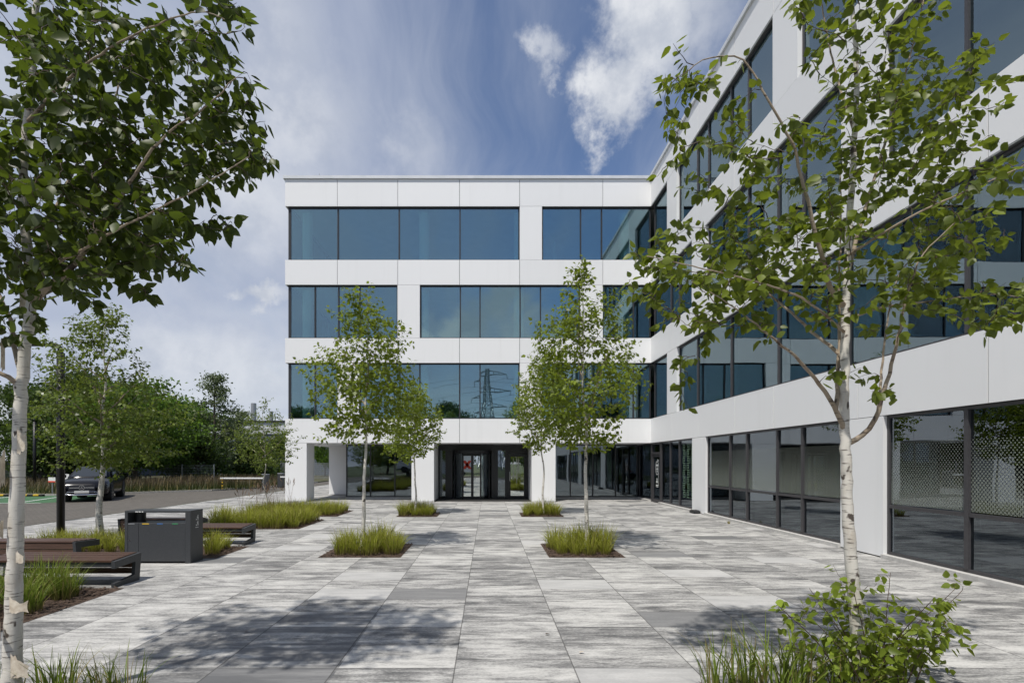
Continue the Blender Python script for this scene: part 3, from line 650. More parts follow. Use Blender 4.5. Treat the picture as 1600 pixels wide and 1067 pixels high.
# cctv under the soffit (fixed to the building) and bait box at the wing pillar
cc = MB(); q = Vector((fx(487) + .18, FY + .55, GT))
cc.tube([(q.x, q.y, q.z - .002), (q.x, q.y, q.z - .06)], .05, 12); cc.tube([(q.x - .02, q.y + .02, q.z - .09), (q.x + .06, q.y - .2, q.z - .13)], .04, 12)
c_o = cc.build('security_camera', M['whitepaint']); tag(c_o, 'small white security camera under the soffit beside the corner pillar', 'security camera')
bx = MB(); bx.box(WX - .24, WX - .02, 17.35, 17.75, .012, .10, .015); bx.box(WX - .22, WX - .04, 17.4, 17.7, .101, .118, .006)
tag(bx.build('bait_box', M['bait']), 'low black plastic box on the paving against the white wing pillar', 'bait box')

# ------------------------------------------------------------------ trees
def nrm(a): return a / np.maximum(np.linalg.norm(a, axis=-1, keepdims=True), 1e-9)
LEAF_FINE = (np.array([(0, 0, 0), (0, .36, -.05), (0, .72, -.06), (0, 1, -.02), (-.20, .07, .03), (-.37, .34, .05), (-.22, .70, .02), (.20, .07, .03), (.37, .34, .05), (.22, .70, .02)]),
             np.array([(0, 1, 5, 4), (1, 2, 6, 5), (0, 7, 8, 1), (1, 8, 9, 2), (6, 2, 9, 3)]))
LEAF_FINE[1][4] = (2, 9, 3, 6)
LEAF_MID = (np.array([(0, 0, 0), (.36, .38, .09), (0, 1, 0), (-.36, .38, .09)]), np.array([(0, 1, 2, 3)]))
def leaves(P, A, N, L, tmpl):
    P = np.asarray(P); A = nrm(np.asarray(A)); N = np.asarray(N); L = np.asarray(L)[:, None]
    S = nrm(np.cross(A, N)); N = np.cross(S, A); T, Q = tmpl; k = len(T)
    V = P[:, None, :] + L[:, :, None] * (S[:, None, :] * T[None, :, 0:1] + A[:, None, :] * T[None, :, 1:2] + N[:, None, :] * T[None, :, 2:3])
    F_ = (np.arange(len(P)) * k)[:, None, None] + Q[None]
    return V.reshape(-1, 3), F_.reshape(-1, 4)
def tubes(paths, sides):
    """many tapered tubes at once -> V, Q"""
    m = MB()
    for p, r in paths: m.tube(p, r, sides, False)
    return m.v, m.f
def resample(pts, step):
    pts = [np.array(p, float) for p in pts]; out = []
    # catmull-rom
    P = [2 * pts[0] - pts[1]] + pts + [2 * pts[-1] - pts[-2]]
    for i in range(1, len(P) - 2):
        n = max(2, int(np.linalg.norm(P[i + 1] - P[i]) / step))
        for j in range(n):
            u = j / n; a, b, c, d_ = P[i - 1], P[i], P[i + 1], P[i + 2]
            out.append(.5 * ((2 * b) + (-a + c) * u + (2 * a - 5 * b + 4 * c - d_) * u * u + (-a + 3 * b - 3 * c + d_) * u ** 3))
    out.append(pts[-1]); return np.array(out)
def make_tree(name, label, cat, base, limbs, targets, seed, leaf, lsize, leafm='leaf', group=None, per=.05, sides=8, twig_r=.0045, step=.07, droop=.25, leaf_start=.25, barkm=('bark', 'bark_limb'), maxlen=1.1, tips=0):
    """limbs: [(points, r0, r1)], first is the trunk; targets: twig ends. All local to base."""
    rng = np.random.default_rng(seed)
    root = thing(name, label, cat, base, 0, group)
    nodes = []; dirs = []; trunk = []; others = []; targets = list(targets)
    for i, (pts, r0, r1) in enumerate(limbs):
        p = resample(pts, step); n = len(p)
        s = np.linspace(0, 1, n); rad = r0 + (r1 - r0) * s ** .65
        if i == 0 and r0 > .03: rad = rad + .25 * r0 * np.exp(-p[:, 2] / .08)
        jit = rng.normal(0, .003, p.shape) * min(1, r0 / .02); jit[0] = 0
        p = p + jit
        (trunk if i == 0 else others).append((p, rad))
        if i and tips:
            for _ in range(tips): targets.append(p[int(n * rng.uniform(.5, 1)) - 1] + rng.normal(0, .10, 3) * (1, 1, .4))
        st = 0 if i else int(n * .35)
        dd = np.gradient(p, axis=0)
        for q, e in zip(p[st::2], dd[st::2]): nodes.append(q); dirs.append(e / (np.linalg.norm(e) + 1e-9))
    nodes = list(nodes); dirs = list(dirs)
    T = np.array(targets); NA = np.array(nodes)
    dist = np.array([np.min(np.linalg.norm(NA - q, axis=1)) for q in T])
    tw = []; LP, LA, LN, LL = [], [], [], []
    NB = np.zeros((len(nodes) + len(T) * 12, 3)); ND = np.zeros_like(NB); cnt = len(nodes)
    NB[:cnt] = NA; ND[:cnt] = dirs
    cen = T.mean(0)
    for ti in np.argsort(dist):
        q = T[ti]; v = q - NB[:cnt]; dl_ = np.linalg.norm(v, axis=1)
        cost = dl_ * (1.0 + .6 * np.clip(-v[:, 2] / (dl_ + 1e-6), -.3, 1))
        j = int(np.argmin(cost)); a = NB[j]; L = dl_[j]
        if L < .04: continue
        if L > maxlen: q = a + (q - a) * maxlen / L; L = maxlen
        dv = (q - a) / L
        c = a + L * .45 * nrm(ND[j] * .7 + dv * .6 + np.array([0, 0, .35])) + rng.normal(0, .03 * L, 3)
        e = q + np.array([0, 0, -droop * L * .35])
        n = max(5, int(L / .06)); u = np.linspace(0, 1, n)[:, None]
        p = (1 - u) ** 2 * a + 2 * u * (1 - u) * c + u * u * e
        p[1:-1] += rng.normal(0, .006, (n - 2, 3))
        r0 = min(twig_r * (.7 + 1.1 * L), twig_r * 2.2)
        tw.append((p, np.linspace(r0, twig_r * .3, n)))
        g_ = np.gradient(p, axis=0); g_ = nrm(g_)
        pick = range(1, n, max(1, n // 6))
        for b in pick:
            if cnt < len(NB): NB[cnt] = p[b]; ND[cnt] = g_[b]; cnt += 1
        m_ = max(2, int(L * (1 - leaf_start) / per))
        us = leaf_start + (1 - leaf_start) * (np.arange(m_) + rng.random(m_) * .8) / m_
        us = np.append(us, 1.0)
        for uu in us:
            f = uu * (n - 1); i0 = min(int(f), n - 2); fr = f - i0
            pp = p[i0] * (1 - fr) + p[i0 + 1] * fr; gd = g_[i0]
            rv_ = rng.normal(0, 1, 3); rv_ -= gd * rv_.dot(gd); rv_ /= np.linalg.norm(rv_) + 1e-9
            ax = gd * .35 + rv_ * .75 + np.array([0, 0, -.55])
            out = pp - cen; out /= np.linalg.norm(out) + 1e-9
            nn = np.array([0, 0, .55]) + out * .45 + rng.normal(0, .45, 3)
            ax /= np.linalg.norm(ax)
            LP.append(pp + ax * .25 * lsize); LA.append(ax); LN.append(nn); LL.append(lsize * rng.uniform(.6, 1.15))
    V, Q = tubes(trunk, sides + 4); link('trunk', qmesh('trunk', V, Q), M[barkm[0]], root, True)
    if others:
        V, Q = tubes(others, sides); link('limbs', qmesh('limbs', V, Q), M[barkm[1]], root, True)
    V0, Q0 = tubes(tw, 4); V, Q = leaves(LP, LA, LN, LL, leaf); n0 = len(V)
    me = qmesh('crown', np.concatenate([V, np.array(V0)]), np.concatenate([Q, np.array(Q0) + n0])); me.materials.append(M[leafm]); me.materials.append(M['twig'])
    me.polygons.foreach_set('material_index', np.array([0] * len(Q) + [1] * len(Q0), np.int32))
    link('crown', me, None, root, leaf is LEAF_FINE)
    return root
def ellip(rng, c, r, n, hollow=.35):
    out = []
    while len(out) < n:
        v = rng.uniform(-1, 1, 3); l = np.linalg.norm(v)
        if hollow < l <= 1: out.append(np.array(c) + v * np.array(r))
    return out

# foreground birch on the right -----------------------------------
YR = 3.9
def loc(base, x, y, dY=0.0, Y0=YR):
    p = at(x, y, Y0 + dY); return (p.x - base[0], p.y - base[1], p.z - base[2])
bR = (2.86, YR, 0.0); rng = np.random.default_rng(5)
l_ = lambda *a: [loc(bR, *q) for q in a]
limbs = [([(0, 0, 0)] + l_((1338, 960), (1328, 860), (1322, 740), (1319, 640), (1320, 540, .03), (1323, 440, .05), (1328, 330, .05), (1335, 220, .04), (1338, 110, .02), (1331, 0), (1322, -140, -.03), (1330, -260, 0)), .056, .008),
         (l_((1319, 675), (1303, 635, -.05), (1280, 600, -.12), (1250, 565, -.2), (1210, 530, -.3), (1160, 490, -.35), (1100, 450, -.4)), .021, .0028),
         (l_((1306, 640, -.04), (1308, 600, .05), (1311, 540, .12), (1312, 440, .2), (1314, 340, .3), (1312, 240, .4)), .017, .0028),
         (l_((1320, 560, .04), (1296, 540, .2), (1265, 515, .35), (1225, 480, .45), (1170, 440, .55), (1090, 400, .6)), .017, .0028),
         (l_((1320, 480, .05), (1298, 450, -.04), (1288, 410, -.1), (1272, 355, -.15), (1255, 290, -.2), (1240, 230, -.25), (1205, 165, -.3), (1160, 95, -.3), (1110, 92, -.33), (1060, 120, -.35)), .021, .0028),
         (l_((1326, 692), (1348, 680, -.05), (1368, 655, -.1), (1382, 610, -.14), (1400, 540, -.2), (1415, 470, -.25), (1440, 400, -.3), (1490, 350, -.35)), .022, .0028),
         (l_((1372, 645, -.1), (1377, 590, .06), (1384, 520, .2), (1400, 440, .35), (1440, 380, .5)), .012, .0028),
         (l_((1324, 430, .05), (1345, 350, .1), (1372, 260, .15), (1400, 160, .2), (1430, 60, .22), (1455, -60, .25)), .018, .0028),
         (l_((1336, 210, .04), (1310, 130, .2), (1290, 40, .3), (1270, -80, .4)), .012, .0028),
         (l_((1324, 400, .05), (1370, 370, -.3), (1440, 330, -.5), (1530, 290, -.6), (1620, 250, -.6)), .012, .0028),
         (l_((1322, 500, .04), (1380, 480, .2), (1460, 470, .35), (1560, 460, .4), (1640, 480, .4)), .012, .0028),
         (l_((1320, 520, .04), (1260, 470, -.5), (1180, 440, -.8), (1100, 420, -.9), (1010, 400, -.9)), .012, .0028)]
tg = []
for (x, y, rx, ry, rY, n) in ((1300, 330, 150, 190, .75, 127), (1100, 430, 120, 100, .6, 93), (1185, 360, 130, 130, .7, 69), (1010, 420, 55, 45, .35, 13), (1100, 230, 90, 110, .45, 33), (1470, 400, 120, 110, .6, 72), (1560, 470, 80, 55, .5, 24), (1420, 190, 130, 120, .6, 60), (1340, 0, 150, 150, .6, 60), (1500, 250, 110, 90, .5, 36), (1420, 90, 120, 110, .5, 36), (1080, 590, 35, 45, .3, 7), (1350, 600, 60, 50, .3, 7), (1075, 125, 60, 22, .2, 16), (1530, 120, 80, 90, .4, 21)):
    for v in ellip(rng, (0, 0, 0), (1, 1, 1), n, .1): tg.append(loc(bR, x + v[0] * rx, y + v[1] * ry, v[2] * rY))
tg = [q for q in tg if not ((VX + (q[0] + bR[0]) * F / (q[1] + YR)) < 1190 and VY - (q[2] - EYE) * F / (q[1] + YR) < 105)]
make_tree('birch_tree', 'white barked young birch close by on the right with leafy sprouts around its foot', 'tree', bR, limbs, tg, 11, LEAF_FINE, .080, 'leaf_near', None, .021, 10, .0036, .06, .3, .12, maxlen=.75, tips=9)
# foreground birch on the left ------------------------------------
YL = 3.55; bL = (-3.30, YL, 0.0)
l2 = lambda *a: [loc(bL, *q, Y0=YL) if len(q) > 2 else loc(bL, q[0], q[1], 0, YL) for q in a]
limbs = [([(0, 0, 0)] + l2((20, 1000), (24, 860), (28, 740), (33, 620), (42, 520), (50, 470), (44, 400, .03), (36, 320, .05), (40, 220, .06), (52, 100, .05), (60, -40, .03), (70, -200)), .063, .013),
         (l2((50, 475), (75, 450, -.05), (105, 425, -.1), (130, 395, -.15), (160, 350, -.25), (200, 290, -.35), (250, 220, -.45), (330, 160, -.5), (370, 120, -.5)), .026, .0028),
         (l2((48, 470), (65, 430, .1), (72, 390, .2), (90, 320, .35), (130, 240, .5), (180, 150, .6), (210, 40, .7)), .022, .0028),
         (l2((34, 610), (15, 590, -.05), (-15, 575, -.1), (-60, 540, -.2), (-120, 480, -.3)), .022, .0028),
         (l2((36, 590), (22, 540, .1), (16, 500, .15), (-5, 450, .25), (-40, 350, .4), (-90, 230, .5)), .020, .0028),
         (l2((46, 430, .02), (110, 400, -.3), (200, 350, -.5), (300, 300, -.5), (390, 245, -.4)), .014, .0028),
         (l2((40, 360, .03), (120, 330, .3), (220, 300, .5), (320, 270, .6)), .014, .0028),
         (l2((44, 190, .05), (110, 120, -.3), (200, 60, -.5), (300, 20, -.6), (350, 30, -.6)), .014, .0028),
         (l2((50, 470), (110, 440, .3), (150, 420, .5), (200, 390, .6)), .011, .0028),
         (l2((38, 300, .04), (-20, 240, -.3), (-90, 150, -.5)), .014, .0028)]
tg = []; rng = np.random.default_rng(8)
for (x, y, rx, ry, rY, n) in ((90, 330, 150, 140, .65, 240), (200, 300, 125, 115, .6, 165), (270, 130, 110, 130, .6, 125), (120, 110, 150, 130, .7, 210), (335, 235, 85, 65, .5, 70), (375, 190, 40, 90, .3, 26), (-60, 300, 120, 230, .8, 140), (120, 430, 90, 45, .5, 40), (20, 480, 70, 50, .4, 22), (70, -60, 180, 70, .6, 50), (320, 350, 45, 22, .3, 8), (215, 425, 35, 30, .3, 7), (-60, 560, 60, 50, .4, 10), (330, 20, 60, 60, .3, 22), (240, 390, 90, 40, .5, 30), (405, 245, 30, 14, .15, 7), (340, 345, 30, 10, .12, 5), (215, 455, 28, 8, .12, 5), (395, 150, 16, 22, .12, 5), (385, 195, 25, 14, .12, 5), (345, 75, 25, 25, .15, 8)):
    for v in ellip(rng, (0, 0, 0), (1, 1, 1), n, .1): tg.append(loc(bL, x + v[0] * rx, y + v[1] * ry, v[2] * rY, YL))
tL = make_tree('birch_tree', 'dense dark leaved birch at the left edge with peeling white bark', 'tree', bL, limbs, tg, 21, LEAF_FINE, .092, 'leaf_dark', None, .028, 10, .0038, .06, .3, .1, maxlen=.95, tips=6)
# peeling flaps of bark
def flap(z, ang, w, h, curl, seed):
    rr = random.Random(seed); m = MB(); n = 7; r0 = .062
    p = at(20 + 8 * max(0, min(1, (1000 - (VY + (EYE - z) * F / YL)) / 260)), 0, YL); cx = p.x - bL[0]; rows = []
    for i in range(n + 1):
        u = i / n; a = ang + w * u / r0 * .7; rad = r0 + .003 + curl * u ** 1.6; hh = h * (1 - .45 * u * rr.uniform(.4, 1.3)); dz = -.25 * h * u * rr.uniform(.2, 1)
        rows.append([(cx + math.cos(a) * (rad + (.012 * rr.random() if j in (0, 3) else 0) * u), math.sin(a) * rad, z + dz + hh * (-.5 + j / 3) + rr.uniform(-.008, .008)) for j in range(4)])
    for i in range(n):
        for j in range(3): m.quad(rows[i][j], rows[i + 1][j], rows[i + 1][j + 1], rows[i][j + 1])
    m.build('bark_flap', M['papery'], tL, False)
for z, ang, w, h, c, s_ in ((.78, -1.2, .07, .10, .10, 1), (.36, -1.0, .06, .17, .09, 3), (.60, -2.2, .05, .13, .05, 4), (1.72, -2.5, .05, .26, .035, 5), (1.90, -.9, .04, .18, .03, 6), (1.30, -2.4, .04, .14, .03, 7), (1.10, -.8, .03, .08, .045, 8), (2.5, -2.4, .04, .25, .03, 9), (2.9, -.7, .04, .2, .03, 10)): flap(z, ang, w, h, c, s_)

# free-standing young birches ---------------------------------------
def young_birch(label, base, H, fork, rad, tr, seed, ntarget, lsize=.094, lean=(0, 0), spire=.25, leafm='leaf', nl=9, group='young birches on the plaza', asym=0):
    rng = np.random.default_rng(seed)
    wob = lambda s: rng.normal(0, s, 2)
    tp = [(0, 0, 0)]
    for k in range(1, 8):
        u = k / 7; w_ = wob(.025); tp.append((lean[0] * u + w_[0], lean[1] * u + w_[1], H * .96 * u))
    limbs = [(tp, tr, .006)]
    prof = lambda t_: rad * (math.sin(math.pi * min(1, max(0, t_)) ** .62) ** .85 * (1 - spire) + spire * .45) if 0 <= t_ <= 1 else 0
    z0 = fork - .25
    def tpos(z): u = z / (H * .96) * 7; i = min(6, int(u)); f = u - i; return np.array(tp[i]) * (1 - f) + np.array(tp[i + 1]) * f
    az = rng.random() * 6
    for k in range(nl):
        u = (k + .3) / nl; z = fork + (H * .80 - fork) * u ** 1.15; az += 2.4 + rng.normal(0, .3)
        ze = z + (H - z) * .32; te = (ze - z0) / (H - z0); L = prof(te) * rng.uniform(.65, 1.0)
        c, s = math.cos(az), math.sin(az); p0 = tpos(z)
        pts = [p0, p0 + np.array((c * L * .30, s * L * .30, (ze - z) * .30)), p0 + np.array((c * L * .65, s * L * .65, (ze - z) * .75)), p0 + np.array((c * L, s * L, (ze - z) * 1.15))]
        limbs.append((pts, tr * (.48 - .28 * u), .003))
    # clumpy targets
    cl = []
    for k in range(34):
        t_ = rng.beta(1.25, 1.5); a = rng.random() * 6.283; r = prof(t_) * rng.uniform(.45, 1.12) * (1 + asym * math.cos(a))
        z = z0 + (H - z0) * t_; b = tpos(min(z, H * .95)); cl.append((b[0] + math.cos(a) * r, b[1] + math.sin(a) * r, z, .12 + .26 * prof(t_)))
    tg = []
    for k in range(ntarget):
        if rng.random() < .7:
            c = cl[rng.integers(len(cl))]; v = rng.normal(0, .55, 3) * c[3]; tg.append((c[0] + v[0], c[1] + v[1], c[2] + v[2] * 1.1))
        else:
            t_ = rng.beta(1.2, 1.6); a = rng.random() * 6.283; r = prof(t_) * math.sqrt(rng.random()); z = z0 + (H - z0) * t_; b = tpos(min(z, H * .95)); tg.append((b[0] + math.cos(a) * r, b[1] + math.sin(a) * r, z))
    for k in range(5): b = tpos(H * .93); tg.append((b[0] + rng.normal(0, .07), b[1] + rng.normal(0, .07), H * rng.uniform(.9, 1.03)))
    return make_tree('birch_tree', label, 'tree', base, limbs, tg, seed + 50, LEAF_MID, lsize, leafm, group, .026, 7, .0032, .10, .2, .12, maxlen=.6, tips=4)
young_birch('slender birch in the nearer left planting square before the facade', (-2.50, 10.2, 0), 5.25, 2.55, 1.08, .050, 1, 1100, lean=(.12, .05))
young_birch('tall slender birch in the nearer right planting square before the facade', (1.98, 10.2, 0), 5.75, 2.45, 1.10, .052, 2, 1250, lean=(-.12, 0), spire=.2)
young_birch('small birch before the pillar left of the entrance doors', (-2.42, 17.0, 0), 4.35, 2.25, 1.10, .045, 3, 850, .100, spire=.2)
young_birch('birch before the pillar right of the entrance doors', (1.86, 17.0, 0), 5.3, 2.4, 1.12, .045, 4, 950, .100, lean=(-.1, 0))
young_birch('broad bushy birch behind the benches beside the black lamp post', (-8.47, 11.2, 0), 5.05, 1.95, 1.55, .085, 5, 1650, .085, lean=(.1, .0), spire=.35, leafm='leaf_mid', nl=12)
young_birch('thin leaning birch sapling in the far left grass bed by the corner pillar', (-7.62, 17.6, 0), 3.75, 1.85, 1.15, .033, 6, 560, .08, lean=(-.12, 0), leafm='leaf_mid')

# leafy sprouts round the right birch ---------------------------------
bS = (2.95, 3.9, 0); rng = np.random.default_rng(31); limbs = []; tg = []
for k in range(30):
    xe = rng.uniform(1215, 1535); ye = rng.uniform(890, 1000) + abs(xe - 1370) * .18; dY = rng.uniform(-.35, .35)
    e = np.array(loc(bS, xe, ye, dY, 3.9)); b0 = np.array((e[0] * .25 + rng.normal(0, .04), rng.normal(0, .08), 0))
    limbs.append(([b0, b0 * .6 + e * .4 + np.array((0, 0, .10)), e], .007, .002))
    for j in range(14):
        u = rng.uniform(.15, 1); p = b0 * (1 - u) + e * u; tg.append(tuple(p + rng.normal(0, .08, 3) + np.array((0, 0, .04))))
make_tree('leafy_shrub', 'bright green knee high birch sprouts growing around the right birch trunk', 'shrub', bS, limbs, tg, 77, LEAF_FINE, .072, 'leaf_young', None, .032, 6, .0022, .05, .1, .1, ('twig', 'twig'), maxlen=.3)

# ------------------------------------------------------------------ background trees
def crown_tree(name, label, loc_, H, W_, trunk_h, seed, nclump, per, lsize, leafm, shape='round', group='trees beyond the road', barkm='bark_dark', build_only=False):
    rng = np.random.default_rng(seed); root = thing(name, label, 'tree', loc_, 0, group)
    tp = [(0, 0, 0), (rng.normal(0, .1), rng.normal(0, .1), trunk_h), (rng.normal(0, .2), rng.normal(0, .2), H * .6), (0, 0, H * .92)]
    m = MB(); p = resample(tp, .4); m.tube(p, np.linspace(.02 * H + .03, .03, len(p)), 8, False)
    for k in range(9):
        z = trunk_h + (H * .8 - trunk_h) * k / 9; a = k * 2.4; L = W_ * .4 * rng.uniform(.6, 1)
        q = resample([(0, 0, z), (math.cos(a) * L * .5, math.sin(a) * L * .5, z + L * .3), (math.cos(a) * L, math.sin(a) * L, z + L * .75)], .3); m.tube(q, np.linspace(.045, .012, len(q)), 5, False)
    link('trunk', qmesh('trunk', m.v, m.f), M[barkm], root, True)
    P = []; out = []
    zc = trunk_h * .8
    for k in range(nclump):
        t_ = rng.beta(1.3, 1.3); z = zc + (H - zc) * t_
        if shape == 'round': w = W_ / 2 * math.sqrt(max(0, 1 - (2 * t_ - .9) ** 2 / 1.25))
        elif shape == 'column': w = W_ / 2 * (.25 + .9 * math.sin(math.pi * t_ ** .8))
        else: w = W_ / 2 * (1 - .7 * t_)
        a = rng.random() * 6.283; r = w * math.sqrt(rng.random()) * rng.uniform(.7, 1.08)
        c = np.array((math.cos(a) * r, math.sin(a) * r, z)); s = rng.uniform(.05, .10) * (W_ + H * .3) * .7
        v = rng.normal(0, 1, (per, 3)) * np.array((s, s, s * .45)); P.append(c + v); out.append(v + np.array((0, 0, s * .6)))
    P = np.concatenate(P); P[:, 2] = np.maximum(P[:, 2], .15); O = nrm(np.concatenate(out)); n = len(P)
    A = rng.normal(0, 1, (n, 3)) + np.array((0, 0, -.4)); N = O + rng.normal(0, .5, (n, 3)); L = lsize * rng.uniform(.6, 1.2, n)
    V, Q = leaves(P, A, N, L, LEAF_MID); link('crown', qmesh('crown', V, Q), M[leafm], root)
    return root
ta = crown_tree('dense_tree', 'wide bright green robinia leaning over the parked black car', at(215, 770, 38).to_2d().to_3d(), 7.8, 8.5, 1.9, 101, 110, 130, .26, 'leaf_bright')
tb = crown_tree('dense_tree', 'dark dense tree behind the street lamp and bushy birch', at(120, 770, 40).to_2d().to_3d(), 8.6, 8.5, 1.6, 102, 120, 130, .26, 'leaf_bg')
tc = crown_tree('poplar_tree', 'slim silvery poplar rising highest beyond the long grass', at(335, 770, 46).to_2d().to_3d(), 9.6, 4.4, 1.2, 103, 85, 90, .22, 'leaf_silver', 'column')
tdk = crown_tree('broad_bush', 'big dark bush at the foot of the silvery poplar', at(312, 770, 43).to_2d().to_3d(), 4.2, 6.5, .4, 104, 70, 120, .24, 'leaf_bg', 'cone', 'bushes beyond the road')
dup(tb, at(66, 770, 41).to_2d().to_3d(), 1.3, 'dark dense tree beyond the fence behind the left edge birch trunk', scale=(1, 1, .92))
dup(ta, at(270, 770, 47).to_2d().to_3d(), 2.1, 'bright green tree just left of the silvery poplar', scale=(1.0, 1.0, .98))
dup(tc, at(372, 770, 52).to_2d().to_3d(), 1.0, 'smaller silvery poplar between the tall poplar and the white office', scale=(1.1, 1.1, .72))
dup(tdk, at(395, 770, 50).to_2d().to_3d(), .8, 'dark bush behind the raised barrier box', 'bushes beyond the road', (1.0, 1, .9))
dup(tdk, at(160, 770, 41.5).to_2d().to_3d(), 2.2, 'dark bush growing behind the parked black car', 'bushes beyond the road', (1.1, 1, .85))
dup(tdk, at(75, 770, 43).to_2d().to_3d(), 4.0, 'dark bush behind the wheel stops of the green bays', 'bushes beyond the road', (1.1, 1, 1))
dup(tdk, at(440, 770, 58).to_2d().to_3d(), 3.0, 'dark bush beside the left edge of the white office', 'bushes beyond the road', (1, 1, 1.1))
dup(ta, at(508, 770, 62).to_2d().to_3d(), 3.6, 'green tree seen through the loggia beside the brown building', scale=(.45, .6, 1.0))
# planting to the south, seen mirrored in the glass
for k, (x, y, s) in enumerate(((-26, -26, 1.1), (-15, -30, 1.0), (-5, -33, 1.15), (6, -30, .95), (16, -32, 1.1), (-36, -20, 1.0))):
    dup(ta if k % 2 else tb, (x, y, 0), k * 1.3, ['tree south of the plaza at the far left of the row', 'second tree of the southern row', 'third tree of the southern row', 'fourth tree of the southern row', 'tree at the right end of the southern row', 'tree standing apart at the west end of the southern row'][k], 'trees south of the access road', (s, s, s))
for k, (x, y) in enumerate(((-44, 6), (-46, 15), (-43, -4))):
    dup(tb, (x, y, 0), k * 2.0, ['tree west of the road in the middle', 'tree west of the road nearest the parking bays', 'tree west of the road nearest the access road'][k], 'trees west of the road', (1, 1, 1.05))

# ------------------------------------------------------------------ grasses and planting beds
def tuft_mesh(seed, n, h, spread, wid, seedheads=0):
    rng = np.random.default_rng(seed); V = []; Q = []
    for k in range(n):
        a = rng.random() * 6.283; r = spread * .4 * math.sqrt(rng.random()); b = np.array((math.cos(a) * r, math.sin(a) * r, 0))
        a2 = a + rng.normal(0, .8); L = h * rng.uniform(.55, 1.1); lean = rng.uniform(.05, .75) * (.4 + r / (spread * .4) * .8)
        dr_ = np.array((math.cos(a2), math.sin(a2), 0)); sdv = np.array((-dr_[1], dr_[0], 0)) * math.cos(rng.random() * 3) + dr_ * .3
        sdv = sdv / np.linalg.norm(sdv); n0 = len(V); m = 5
        for i in range(m):
            u = i / (m - 1); p = b + dr_ * L * lean * (u ** 1.9) + np.array((0, 0, L * (u - .38 * lean * u ** 2.4))); w = wid * (1 - u ** 1.6) * .5 + .0006
            V += [p - sdv * w, p + sdv * w]
        for i in range(m - 1): Q.append((n0 + 2 * i, n0 + 2 * i + 1, n0 + 2 * i + 3, n0 + 2 * i + 2))
    return qmesh('grass_tuft', V, Q)
tufts = [tuft_mesh(200 + i, 130, .60, .46, .0135) for i in range(5)]
tufts_deep = [tuft_mesh(220 + i, 170, .62, .42, .011) for i in range(4)]
tufts_near = [tuft_mesh(240 + i, 44, .50, .36, .0125) for i in range(4)]
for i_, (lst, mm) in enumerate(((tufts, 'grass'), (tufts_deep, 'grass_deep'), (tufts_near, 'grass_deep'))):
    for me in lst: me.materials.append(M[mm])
def seed_mesh(seed):
    rng = np.random.default_rng(seed); m = MB()
    for k in range(9):
        b = rng.normal(0, .08, 2); h = rng.uniform(.75, 1.05); l = rng.normal(0, .12, 2)
        p = [(b[0], b[1], 0), (b[0] + l[0] * .4, b[1] + l[1] * .4, h * .6), (b[0] + l[0], b[1] + l[1], h)]
        m.tube(p, [.0025, .002, .0015], 4, False); q = p[2]
        m.tube([q, (q[0] + l[0] * .2, q[1] + l[1] * .2, q[2] + .06), (q[0] + l[0] * .5, q[1] + l[1] * .4, q[2] + .15)], [.004, .012, .003], 5, False)
    return qmesh('seed_stems', m.v, m.f)
seedm = seed_mesh(9); seedm.materials.append(M['seed'])
RB = random.Random(3)
def bed(x0, x1, y0, y1, chips=260):
    m = MB(); m.quad((x0, y0, .004), (x1, y0, .004), (x1, y1, .004), (x0, y1, .004))
    for k in range(int(chips * (x1 - x0) * (y1 - y0))):
        x, y = RB.uniform(x0 + .02, x1 - .02), RB.uniform(y0 + .02, y1 - .02); a = RB.random() * 6.28; L, w = RB.uniform(.015, .045), RB.uniform(.006, .014)
        z = .009 + RB.random() * .025; tz = RB.uniform(-.012, .012); c, s = math.cos(a), math.sin(a)
        m.quad((x - c * L - s * w, y - s * L + c * w, z - tz), (x - c * L + s * w, y - s * L - c * w, z - tz + .004), (x + c * L + s * w, y + s * L - c * w, z + tz + .004), (x + c * L - s * w, y + s * L + c * w, z + tz))
    return struct(m.build('planting_bed', M['mulch']))
def grass(spots, label, group, pool, s=(.8, 1.15)):
    for (x, y) in spots:
        o = bpy.data.objects.new('grass_tuft', RB.choice(pool)); COL.objects.link(o); k = RB.uniform(*s)
        o.location = (x, y, .005); o.rotation_euler = (0, 0, RB.random() * 6.28); o.scale = (k, k, k * RB.uniform(.85, 1.1)); tag(o, label, 'grass', group)
def scatter(x0, x1, y0, y1, step, jit=.08, skip=.0):
    out = []; nx = max(1, round((x1 - x0) / step)); ny = max(1, round((y1 - y0) / step))
    for i in range(nx):
        for j in range(ny):
            if RB.random() < skip: continue
            out.append((x0 + (i + .5) * (x1 - x0) / nx + RB.uniform(-jit, jit), y0 + (j + .5) * (y1 - y0) / ny + RB.uniform(-jit, jit)))
    return out
for (x0, x1, y0, y1, lab) in ((-3.12, -1.60, 9.4, 11.0, 'nearer left planting square'), (1.13, 2.54, 9.4, 11.0, 'nearer right planting square'),
                              (-2.95, -1.62, 16.4, 17.8, 'small planting square left of the entrance'), (1.09, 2.46, 16.4, 17.8, 'small planting square right of the entrance')):
    bed(x0, x1, y0, y1); grass(scatter(x0 + .12, x1 - .12, y0 + .20, y1 - .1, .31, .08, .10), 'yellow green tuft of grass in the ' + lab, 'grass tufts in the ' + lab, tufts, (.5, 1.05))
bed(-9.5, -5.05, 4.3, 7.12); grass(scatter(-8.0, -5.22, 4.9, 6.85, .36, .1, .06), 'green tuft of grass before the front bench', 'grass tufts before the front bench', tufts_deep, (.6, 1.05))
grass([(-5.62, 6.9), (-5.5, 6.6)], 'thin loose tuft of grass by the front bench foot', 'thin grass tufts by the bench foot', tufts_near, (.75, .9))
